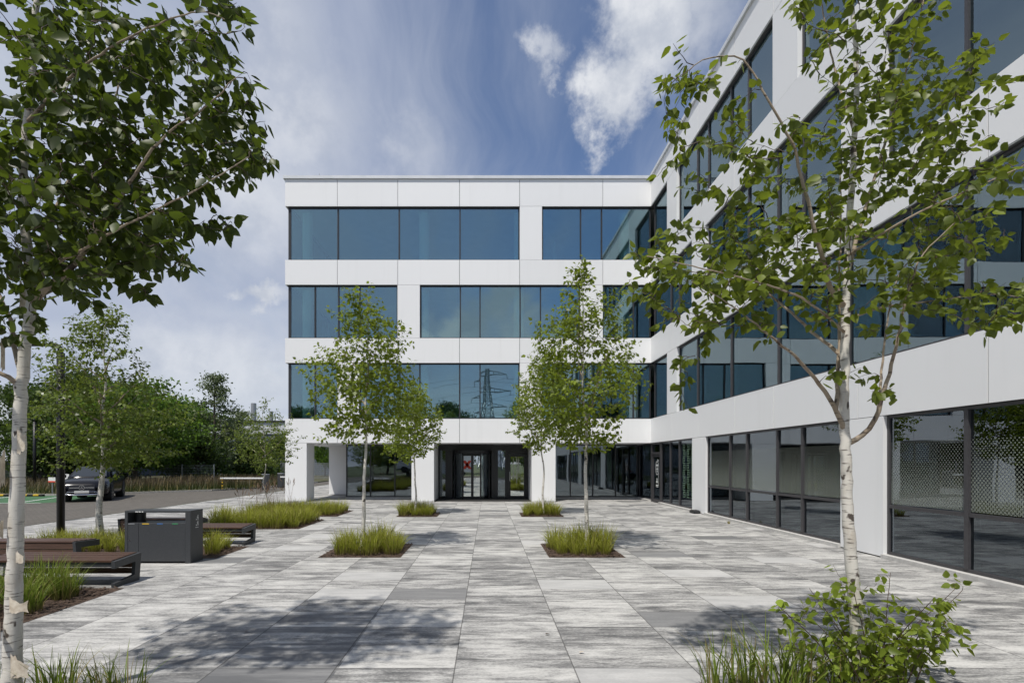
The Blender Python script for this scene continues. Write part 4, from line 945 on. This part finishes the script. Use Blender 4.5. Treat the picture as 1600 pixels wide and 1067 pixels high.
bed(-9.5, -7.0, 9.5, 11.4, 60); grass(scatter(-9.4, -7.1, 9.75, 11.3, .36, .1, .06), 'green tuft of grass behind the left bench around lamp post and birch', 'grass tufts around the lamp post', tufts, (.5, .75))
bed(-7.0, -4.95, 9.32, 10.65); grass(scatter(-6.9, -5.15, 9.55, 10.6, .34, .08, .05), 'bright green tuft of grass behind the recycling bin', 'grass tufts behind the recycling bin', tufts, (.6, .95))
bed(-7.6, -4.95, 13.4, 15.6); grass(scatter(-7.5, -5.1, 13.5, 15.5, .36, .1, .04), 'bright green tuft of grass in the bed behind the rear bench', 'grass tufts behind the rear bench', tufts, (.65, 1.1))
bed(-8.0, -4.85, 16.5, 18.6); grass(scatter(-7.9, -5.0, 16.7, 18.5, .38, .1, .04), 'green tuft of grass in the bed nearest the corner pillar', 'grass tufts nearest the corner pillar', tufts, (.6, .95))
for k, (x, y) in enumerate(((-7.3, 15.2), (-6.9, 15.3), (-6.5, 15.4), (-7.5, 17.0), (-7.2, 16.9), (-6.6, 17.1), (-7.4, 18.0), (-7.8, 17.4))):
    o = bpy.data.objects.new('seeding_grass', seedm); COL.objects.link(o); o.location = (x, y, .005); o.rotation_euler = (0, 0, k * 1.9); o.scale = (1, 1, .85 + .1 * (k % 3))
    tag(o, 'tall brown seeding grass stems above the left green beds', 'grass', 'seeding grass stems')
bed(-4.05, -2.55, 2.7, 4.0); grass([(-3.25, 3.86), (-2.92, 3.88), (-2.68, 3.8), (-3.0, 3.55), (-3.6, 3.8)], 'green grass tuft at the bottom left below the peeling birch', 'grass tufts below the peeling birch', tufts_near, (.75, 1.0))
bed(1.6, 3.6, 3.0, 4.0); grass([(1.74, 3.8), (1.98, 3.86), (2.2, 3.84), (2.4, 3.9), (2.1, 3.6), (2.6, 3.75)], 'green grass tuft left of the leafy sprouts below the right birch', 'grass tufts below the right birch', tufts_near, (.9, 1.25))
# long grass beyond the road: one mass
rng = np.random.default_rng(77); V = []; Q = []
def in_verge(x, y):
    return (y > 27.3 + max(0, (x + 22) * .78 if x > -22 else 0)) and y < 39.5 and x < -15.2
n = 0
while n < 15000:
    x, y = rng.uniform(-42, -15.0), rng.uniform(27.2, 39.5)
    if not in_verge(x, y): continue
    n += 1; h = rng.uniform(.45, .95) * (.75 if x < -22 else 1.0); a = rng.random() * 6.28; c, s = math.cos(a), math.sin(a); w = rng.uniform(.012, .022); l = rng.uniform(.05, .3)
    k = len(V); V += [(x - c * w, y - s * w, .05), (x + c * w, y + s * w, .05), (x + c * w * .7 - s * l * .4, y + s * w * .7 + c * l * .4, h * .6), (x - c * w * .7 - s * l * .4, y - s * w * .7 + c * l * .4, h * .6), (x - s * l + c * .004, y + c * l, h), (x - s * l - c * .004, y + c * l, h)]
    Q += [(k, k + 1, k + 2, k + 3), (k + 3, k + 2, k + 4, k + 5)]
tag(link('long_grass', qmesh('long_grass', V, Q), M['meadow']), 'long brownish meadow grass along the far side of the road', 'meadow grass', None, 'stuff')

# ------------------------------------------------------------------ benches, bin, lamps
def bench(label, x0, x1, y0, flip):
    """C-shaped steel ends, slatted seat that folds down one long side. local: seat from y=0 (open edge) to y=.52 (folded side)"""
    L = x1 - x0; root = thing('park_bench', label, 'bench', ((x0 + x1) / 2, y0 + (.26), 0), math.pi if flip else 0, 'slatted benches in the planting strip')
    prof = [(-.26, .33), (-.26, .415), (.25, .45), (.29, .43), (.245, .0), (-.26, .0), (-.26, .06), (.17, .09), (.195, .36)]
    prof = [(-.26, .265), (-.26, .365), (.29, .40), (.25, 0), (-.26, 0), (-.26, .06), (.145, .10), (.165, .29)]
    for sx in (-1, 1):
        m = MB(); xa = sx * L / 2; m.prism(prof, 0, min(xa, xa - sx * .05), max(xa, xa - sx * .05)); m.build('end_frame', M['anth'], root)
    s = MB()
    for k in range(5):
        y = -.25 + k * .104; s.box(-L / 2 + .052, L / 2 - .052, y, y + .098, .352 + k * .006, .384 + k * .006, .004)
    s.build('seat', M['wood'], root)
    b = MB()
    for k in range(3): z = .275 - k * .09; b.box(-L / 2 + .052, L / 2 - .052, .252 - (k + 1) * .008, .28 - (k + 1) * .008, z, z + .083, .004)
    b.build('side_slats', M['wood'], root)
    f = MB(); f.box(-L / 2 + .052, L / 2 - .052, -.23, -.19, .29, .348); f.box(-L / 2 + .052, L / 2 - .052, .10, .15, .29, .35); f.build('rail', M['anth'], root)
    return root
bench('front wooden slatted bench before the recycling bin, nearest of the benches', -7.15, -5.2, 7.14, False)
bench('wooden slatted bench at the left behind the front bench, its slatted side towards the bin', -8.95, -7.0, 8.72, True)
bench('rear wooden bench with its open end right of the recycling bin', -6.95, -5.12, 10.77, False)
bench('farthest wooden bench seen through the slot of the recycling bin', -8.8, -6.95, 12.2, True)

rb = thing('recycling_bin', 'large anthracite steel recycling bin with an open slot under its lid', 'bin', (-5.71, 9.05, 0))
X0, X1, Y0, Y1 = -.57, .57, -.19, .19
m = MB(); m.box(X0 + .001, X1 - .001, Y0 + .012, Y1, .025, .70, .004); m.build('cabinet', M['anth'], rb)
m = MB(); m.box(X0 + .055, X0 + .236, Y0, Y0 + .011, .04, .695, .003); m.box(X0 + .24, X1 - .095, Y0, Y0 + .011, .04, .695, .003); m.build('front_doors', M['anth'], rb)
m = MB(); m.box(X0, X0 + .052, Y0 - .004, Y1 + .003, .0, .878, .004); m.build('side_panel', M['anth'], rb)
m = MB(); m.box(X1 - .092, X1, Y0 - .004, Y1 + .003, .0, .878, .004); m.build('side_panel', M['anth'], rb)
m = MB(); m.box(X0, X1, Y0 - .004, Y1 + .003, .8785, .912, .004); m.build('lid', M['anth'], rb)
m = MB(); m.tube([(X0 + .145, 0, .702), (X0 + .145, 0, .878)], .085, 16); m.build('ashtray', M['black'], rb)
for (c, a, b) in (('steel', .06, .17), ('yellow', .30, .42), ('blue', .56, .66), ('green', .82, .92)):
    m = MB(); m.box(X0 + a, X0 + b, Y0 - .003, Y0 + .002, .678, .694); m.build('colour_mark', M[c], rb)
m = MB(); m.tube([(X0 + .085, Y0 - .006, .40), (X0 + .085, Y0 + .004, .40)], .012, 10); m.build('lock', M['chrome'], rb)
ic = MB()   # white icons on the right side panel: two throwing figures and a line of lettering
def ibox(y0, y1, z0, z1): ic.quad((X1 + .002, y0, z0), (X1 + .002, y1, z0), (X1 + .002, y1, z1), (X1 + .002, y0, z1))
for zb in (.745, .645):
    for k in range(8):
        a0, a1 = k * .785, (k + 1) * .785; ic.poly([(X1 + .002, .03, zb + .065)] + [(X1 + .002, .03 + .011 * math.cos(q), zb + .065 + .011 * math.sin(q)) for q in (a0, a1)])
    ibox(.018, .04, zb + .015, zb + .05); ibox(-.005, .018, zb + .034, zb + .044); ibox(.02, .028, zb - .012, zb + .015); ibox(.032, .04, zb - .012, zb + .015); ibox(-.03, -.012, zb - .012, zb + .012)
ibox(-.05, .05, .60, .607); ic.build('pictogram', M['whitepaint'], rb)
tp_ = MB()
for k, w in enumerate((.02, .014, .018, .012, .02)): tp_.box(X0 + .19 + k * .028, X0 + .19 + k * .028 + w, Y0 - .007, Y0 - .0045, .886, .903)
tp_.build('lettering', M['whitepaint'], rb)

lp = thing('street_lamp', 'black lamp post with a flat arm standing in the grass behind the benches', 'street lamp', (-9.38, 11.25, 0))
m = MB(); m.tube([(0, 0, 0), (0, 0, 4.15)], .075, 16); m.tube([(0, 0, 4.15), (-.02, 0, 4.27), (-.10, 0, 4.33), (-.9, 0, 4.33)], [.05, .045, .04, .035], 10); m.build('post', M['black'], lp, True)
m = MB(); m.box(-1.35, -.75, -.12, .12, 4.30, 4.355, .015); m.build('lamp_head', M['black'], lp)
m = MB(); m.tube([(0, 0, 0), (0, 0, .03)], .15, 16); m.build('base_plate', M['black'], lp)
p2 = at(54, 765, 33); lp2 = thing('street_lamp', 'far thin black lamp post beyond the green parking bays', 'street lamp', (p2.x, 33, 0))
m = MB(); m.tube([(0, 0, 0), (0, 0, 4.35)], .08, 12); m.tube([(0, 0, 4.35), (-.02, 0, 4.5), (-.12, 0, 4.56), (-.9, 0, 4.56)], [.05, .045, .04, .035], 8); m.build('post', M['black'], lp2, True)
m = MB(); m.box(-1.45, -.85, -.12, .12, 4.53, 4.585, .015); m.build('lamp_head', M['black'], lp2)

# ------------------------------------------------------------------ car
car = thing('parked_car', 'black estate car with chrome grille parked facing the plaza on the green bay', 'car', (-18.95, 24.7, 0), math.atan2(-.89, .45)); car.scale = (1.0, 1.0, 1.06)
def loft(stations, ring):
    m = MB(); k = None
    for st in stations:
        pts = ring(*st[1:]); pts = [(st[0], y, z) for y, z in pts] ; k = len(pts); m.v += pts
    for i in range(len(stations) - 1):
        for j in range(k): a = i * k + j; b = i * k + (j + 1) % k; m.f.append((a, b, b + k, a + k))
    m.f.append(tuple(range(k))[::-1]); m.f.append(tuple((len(stations) - 1) * k + j for j in range(k))); return m
def lower(hw, zb, zs, zt):
    h = [(hw * .86, zb), (hw * .97, zb + .08), (hw, zb + .25), (hw * .99, zs - .08), (hw * .95, zs), (hw * .80, zt), (hw * .4, zt + .02)]
    return h + [(-y, z) for y, z in reversed(h)]
bd = loft([(-2.38, .70, .45, .80, .86), (-2.32, .86, .32, .92, .98), (-2.0, .92, .25, .96, 1.02), (-1.2, .93, .22, .95, 1.0), (0, .93, .22, .93, .97), (.9, .93, .22, .93, .98), (1.5, .92, .22, .88, .95), (2.0, .90, .24, .80, .88), (2.28, .84, .27, .72, .79), (2.40, .72, .30, .62, .68), (2.43, .60, .34, .56, .60)], lower)
bd.build('body', M['carpaint'], car, True)
def cab(hw, z0, ht, z1):
    h = [(hw, z0), (hw * .97, z0 + (z1 - z0) * .5), (ht, z1 - .06), (ht * .85, z1), (ht * .4, z1 + .015)]
    return h + [(-y, z) for y, z in reversed(h)]
cb = loft([(-2.25, .76, .92, .55, .97), (-1.75, .82, .93, .62, 1.36), (-1.0, .84, .93, .66, 1.45), (-.1, .84, .93, .67, 1.47), (.45, .83, .93, .64, 1.40), (1.25, .80, .92, .62, .97)], cab)
cb.build('cabin', M['carpaint'], car, True)
m = MB(); m.poly([(1.16, -.66, 1.035), (1.16, .66, 1.035), (.52, .56, 1.40), (.52, -.56, 1.40)]); m.poly([(1.16, -.66, 1.04), (.52, -.56, 1.405), (.52, .56, 1.405), (1.16, .66, 1.04)]); m.build('windscreen', M['carglass'], car)
for s in (-1, 1):
    m = MB()
    for pts in ([(.95, .823, .985), (.05, .845, .985), (.05, .722, 1.36), (.42, .71, 1.33)], [(-.02, .846, .985), (-.95, .846, .985), (-.95, .72, 1.36), (-.02, .722, 1.36)], [(-1.02, .846, .985), (-1.85, .822, 1.0), (-1.6, .70, 1.28), (-1.02, .72, 1.35)]):
        q = [(x, s * (y + .012), z) for x, y, z in pts]; m.poly(q if s < 0 else q[::-1])
    m.build('side_window', M['carglass'], car)
    m = MB(); m.box(.80, .95, min(s * .90, s * 1.06), max(s * .90, s * 1.06), .98, 1.11, .025); m.build('wing_mirror', M['carpaint'], car)
    m = MB(); m.hexa([(2.12, s * .86, .62), (2.36, s * .76, .60), (2.40, s * .50, .60), (2.30, s * .50, .60), (2.10, s * .87, .74), (2.30, s * .77, .71), (2.37, s * .50, .68), (2.28, s * .5, .68)]); m.build('headlight', M['lampglass'], car)
    for xw in (1.45, -1.42):
        w = MB(); w.tube([(xw, s * .70, .33), (xw, s * .945, .33)], .335, 28); wo = w.build('wheel', M['tyre'], car)
        r_ = MB()
        for k in range(10):
            a = k * .628; r_.quad(*[(xw + math.cos(q) * rr_, s * .952, .33 + math.sin(q) * rr_) for q, rr_ in ((a - .12, .05), (a - .1, .24), (a + .1, .24), (a + .12, .05))])
        r_.tube([(xw, s * .946, .33), (xw, s * .956, .33)], .07, 14); r_.build('rim', M['rim'], wo)
        ar = MB(); ar.tube([(xw, s * .62, .36), (xw, s * .937, .36)], .40, 24); ar.build('wheel_arch', M['tyre'], car)
m = MB(); m.hexa([(2.37, -.50, .48), (2.47, -.46, .48), (2.47, .46, .48), (2.37, .50, .48), (2.34, -.52, .70), (2.43, -.46, .69), (2.43, .46, .69), (2.34, .52, .70)]); gr = m.build('grille', M['black'], car)
m = MB(); m.box(2.44, 2.475, -.44, -.10, .575, .61); m.box(2.44, 2.475, .10, .44, .575, .61)
for i in range(20):
    a0, a1 = i * .314, (i + 1) * .314; m.quad(*[(2.482, math.cos(a) * r, .593 + math.sin(a) * r) for a, r in ((a0, .085), (a0, .105), (a1, .105), (a1, .085))])
for k in range(3):
    a = math.pi / 2 + k * 2.0944; m.poly([(2.483, math.cos(a) * .09, .593 + math.sin(a) * .09), (2.483, math.cos(a + 1.05) * .016, .593 + math.sin(a + 1.05) * .016), (2.483, 0, .593), (2.483, math.cos(a - 1.05) * .016, .593 + math.sin(a - 1.05) * .016)])
m.build('grille_badge', M['chrome'], gr)
m = MB(); m.tube([(2.10, -.84, .40), (2.40, -.62, .33), (2.46, -.4, .30), (2.46, .4, .30), (2.40, .62, .33), (2.10, .84, .40)], .03, 8); m.tube([(2.38, -.62, .34), (2.45, -.5, .42), (2.46, .5, .42), (2.38, .62, .34)], .015, 6); m.build('bumper_trim', M['chrome'], car, True)
m = MB(); m.box(2.47, 2.49, -.26, .26, .37, .47, .005); m.build('number_plate', M['plate'], car)

# ------------------------------------------------------------------ signs, barriers, fences, wheel stops
p = at(82, 774, 27.2); s = thing('parking_sign', 'small white sign with red edge on a short post beside the green bays', 'sign', (p.x, 27.2, .07))
m = MB(); m.tube([(0, 0, 0), (0, 0, .72)], .03, 8); m.build('post', M['steel'], s)
m = MB(); m.box(-.19, .19, -.045, -.032, .62, .88, .004); sb_ = m.build('board', M['whitepaint'], s)
m = MB(); m.box(-.185, .185, -.05, -.046, .625, .69); m.build('red_band', M['red'], sb_)
p = at(117, 760, 29.5); s = thing('parking_sign', 'blank white sign panel half hidden behind the black car', 'sign', (p.x - .5, 29.5, .07))
m = MB(); m.tube([(0, 0, 0), (0, 0, .95)], .03, 8); m.build('post', M['steel'], s); m = MB(); m.box(-.2, .2, -.045, -.032, .70, 1.0, .004); m.build('board', M['whitepaint'], s)
for k, (xa, lab) in enumerate(((-25.4, 'black and yellow wheel stop at the left end of the green bay'), (-23.6, 'black and yellow wheel stop below the small red edged sign'))):
    w = thing('wheel_stop', lab, 'wheel stop', (xa, 26.3, 0), 0, 'wheel stops in the green bays')
    m = MB(); m.box(-.8, .8, -.08, .08, 0, .11, .025); m.build('rubber_body', M['tyre'], w)
    for q in (-.6, -.15, .45): m = MB(); m.box(q - .14, q + .14, -.084, .05, .03, .113, .004); m.build('yellow_band', M['yellow'], w)
def barrier(label, x, y, boom_to, base_h=.95):
    b = thing('barrier_gate', label, 'barrier', (x, y, 0)); s = 1 if boom_to > x else -1; L = abs(boom_to - x)
    m = MB(); m.box(-.17, .17, -.2, .2, 0, base_h, .03); m.build('cabinet', M['anth'], b)
    m = MB(); m.box(-.18, .18, -.21, .21, base_h + .002, base_h + .05, .02); m.build('cap', M['steel'], b)
    m = MB(); x0_, x1_ = sorted((s * .05, s * L)); m.box(x0_, x1_, -.27, -.21, .70, .79, .01); m.build('boom', M['whitepaint'], b)
    m = MB(); m.box(s * (L - .12) - .045, s * (L - .12) + .045, -.28, -.20, 0, .68, .008); ps = m.build('rest_post', M['yellow'], b)
    for z in (.12, .34, .55): m = MB(); m.box(s * (L - .12) - .048, s * (L - .12) + .048, -.283, -.197, z, z + .09); m.build('black_band', M['black'], ps)
    return b
barrier('barrier with its white boom lowered across the road entrance', -14.1, 32.5, -16.85)
barrier('far barrier whose white boom ends in the loggia gap behind the corner pillar', -14.25, 35.3, -11.9)
def fence(label, pts, h, step, name='mesh_fence', z0=.05, solid=False):
    a = Vector(pts[0]); b = Vector(pts[1]); L = (b - a).length; d = (b - a) / L
    f = thing(name, label, 'fence', (a.x, a.y, 0), math.atan2(d.y, d.x)); n = int(L / step)
    for k in range(n + 1): m = MB(); m.box(k * step - .03, k * step + .03, -.03, .03, z0, h + .05); m.build('post', M['steel'], f)
    m = MB()
    for k in range(n):
        for i in range(int((h - z0) / .2) + 1): z = min(z0 + .05 + i * .2, h); m.box(k * step + .03, (k + 1) * step - .03, -.036, -.028, z - .005, z + .005)
        for i in range(1, int(step / (.1 if not solid else .12))): x = k * step + .03 + i * (.1 if not solid else .12); m.box(x - (.003 if not solid else .02), x + (.003 if not solid else .02), -.028, -.022, z0 + .02, h)
    m.build('wire_panel', M['steel'], f); return f
fence('grey wire mesh fence behind the long grass and parked car', [(-44, 40.2, 0), (-20.5, 40.2, 0)], 1.55, 2.5)
fence('grey slatted steel fence far behind the barriers', [(-21, 52, 0), (-8, 52, 0)], 1.7, 2.6, 'steel_fence', 0, True)

# ------------------------------------------------------------------ buildings beyond
hl = thing('industrial_hall', 'long grey blue industrial hall with pale roof edge behind the trees', 'hall', (-36, 66, 0))
m = MB(); m.box(-22, 19, 0, 25, 0, 5.4); m.build('wall', M['hall'], hl)
m = MB(); m.box(-22.1, 19.1, -.12, 25.1, 5.402, 6.9); m.build('roof_fascia', M['hall_top'], hl)
m = MB(); m.box(-22.3, 19.3, -.3, 25.3, 6.902, 7.1); m.build('roof_edge', M['black'], hl)
m = MB(); m.tube([(4.0, 4, 7.1), (4.0, 4, 9.8)], .35, 14); m.tube([(6.0, 5, 7.1), (6.0, 5, 8.8)], .25, 14); m.build('roof_vent', M['steel'], hl)
m = MB()
for k in range(40): m.box(-22 + k * 1.03, -22 + k * 1.03 + .05, -.03, 0, .02, 5.39)
m.build('cladding_ribs', M['hall'], hl)
wh = thing('white_warehouse', 'white panelled warehouse with dark canopy at the left edge', 'warehouse', (-55, 50, 0))
m = MB()
for k in range(8):
    for z in range(4): m.box(-8.8 + k * 2.6, -8.8 + k * 2.6 + 2.58, 0, .2, 1.2 + z * 1.75, 1.2 + z * 1.75 + 1.735)
m.build('wall', mat_noise('warehouse_panel', (.60, .63, .66), (.66, .69, .72), 1, .5), wh)
m = MB(); m.box(-8.8, 12, .21, 20, 0, 8.2); m.build('core', M['hall'], wh)
m = MB(); m.box(-8.8, 11.5, -3, -.02, 1.35, 1.9); m.build('canopy', M['black'], wh)
m = MB(); m.box(-9, 12.2, -.1, 20.2, 8.2, 8.45); m.build('roof_edge', M['steel'], wh)
br = thing('brick_building', 'dark red brown building seen through the loggia gap', 'building', (-24.5, 78, 0))
m = MB(); m.box(-6, 1.6, 0, 12, 0, 6.5); m.build('wall', M['brown'], br)
m = MB(); m.box(-.4, .5, -.03, .05, 2.9, 3.9); m.build('window', M['carglass'], br)
m = MB(); m.box(-6.2, 1.8, -.2, 12.2, 6.5, 6.8); m.build('roof', M['hall'], br)

# ------------------------------------------------------------------ south of the plaza (seen mirrored in the glass)
van = thing('delivery_van', 'white delivery van with a large red letter X mirrored in the entrance glass', 'van', (-5.5, -14.5, 0))
m = MB(); m.box(-3.6, 3.6, -1.05, 1.05, .55, 3.0, .06); m.build('cargo_box', M['vanwhite'], van)
m = MB(); m.prism([(-5.3, .5), (-5.3, 1.25), (-4.9, 1.5), (-4.4, 2.25), (-3.65, 2.35), (-3.65, .5)], 1, -.98, .98); m.build('cab', M['vanwhite'], van)
m = MB(); m.poly([(-4.75, .985, 1.45), (-4.4, .985, 2.1), (-3.85, .985, 2.15), (-3.85, .985, 1.45)]); m.build('side_window', M['carglass'], van)
for x in (-4.4, 2.3):
    for s in (-1, 1): m = MB(); m.tube([(x, s * .75, .42), (x, s * 1.06, .42)], .42, 22); m.build('wheel', M['tyre'], van)
m = MB()
for s in (-1, 1):
    c = Vector((3.0, 1.07, 1.45)); dd = Vector((.38, 0, .50 * s)); n_ = Vector((.20, 0, 0)); m.quad(c - dd - n_, c - dd + n_, c + dd + n_, c + dd - n_)
m.build('letter_x', M['red'], van)
py = thing('power_pylon', 'grey lattice power pylon mirrored in the first floor windows', 'pylon', (.6, -96, 0), .3)
def strut(m, a, b, r=.09): m.tube([a, b], r, 4, False)
m = MB(); H = 27.0
wz = lambda z: 2.4 * (1 - z / H) ** 1.3 + .45
lv = [0, 4, 7.6, 10.8, 13.6, 16, 18, 19.8, 21.4, 22.9, 24.3, 25.6, 27]
for z0, z1 in zip(lv, lv[1:]):
    a, b = wz(z0), wz(z1); c0 = [(-a, -a, z0), (a, -a, z0), (a, a, z0), (-a, a, z0)]; c1 = [(-b, -b, z1), (b, -b, z1), (b, b, z1), (-b, b, z1)]
    for i in range(4): j = (i + 1) % 4; strut(m, c0[i], c1[i], .13); strut(m, c0[i], c1[j], .08); strut(m, c0[j], c1[i], .08); strut(m, c1[i], c1[j], .08)
m.build('tower', M['steel'], py)
for z, w in ((25.2, 5.6), (20.6, 6.4), (16.2, 5.4)):
    m = MB(); c = wz(z)
    for s in (-1, 1):
        for e in (-c, c): strut(m, (s * c, e, z), (s * w, 0, z + .1), .1); strut(m, (s * c, e, z + 1.3), (s * w, 0, z + .1), .09)
        for k in range(1, 4): x = c + (w - c) * k / 4; strut(m, (s * x, 0, z), (s * x, 0, z + 1.3 * (1 - k / 4)), .07)
        strut(m, (s * w, 0, z + .1), (s * w, 0, z - 1.3), .08)
    m.build('cross_arm', M['steel'], py)
for k, (z, w) in enumerate(((25.2, 5.6), (20.6, 6.4), (16.2, 5.4))):
    for s in (-1, 1):
        m = MB(); x = .6 + s * w * math.cos(.3); y = -96 + s * w * math.sin(.3)
        for sd in (-1, 1):
            pts = [(x + sd * u * 120 * math.sin(-1.2) * -1, y + sd * u * 120 * .38, z - 1.2 - 7 * (1 - (1 - u) ** 2)) for u in np.linspace(0, 1, 9)]; m.tube(pts, .035, 4, False)
        o = m.build('power_cable', M['steel']); tag(o, ['upper', 'middle', 'lower'][k] + (' left' if s < 0 else ' right') + ' sagging cable on the lattice pylon', 'cable', 'power cables')

# ------------------------------------------------------------------ small litter on the paving
def litter(x, y, label, sz, m_, name='fallen_leaf'):
    p = at(x, y, EYE * F / (y - VY)); rng = np.random.default_rng(int(x)); V, Q = leaves([(0, 0, .012)], [(1, .3, .1)], [(.1, .2, 1)], [sz], LEAF_FINE)
    o = link(name, qmesh(name, V, Q), m_, None); o.location = (p.x, p.y, .002); tag(o, label, 'leaf')
litter(852, 992, 'small dark dry leaf lying on the pale centre slabs', .05, M['twig']); litter(381, 988, 'small dark leaf lying on the paving at lower left', .045, M['twig'])
litter(905, 1021, 'tiny pale leaf lying beside a slab joint right of centre', .05, M['papery'])
wd = bpy.data.objects.new('weed', tuft_mesh(400, 14, .12, .08, .012)); COL.objects.link(wd); p = at(1139, 818, EYE * F / (818 - VY)); wd.location = (p.x, p.y, 0); wd.data.materials.append(M['grass']); tag(wd, 'tiny green weed growing from a joint near the wing windows', 'weed')
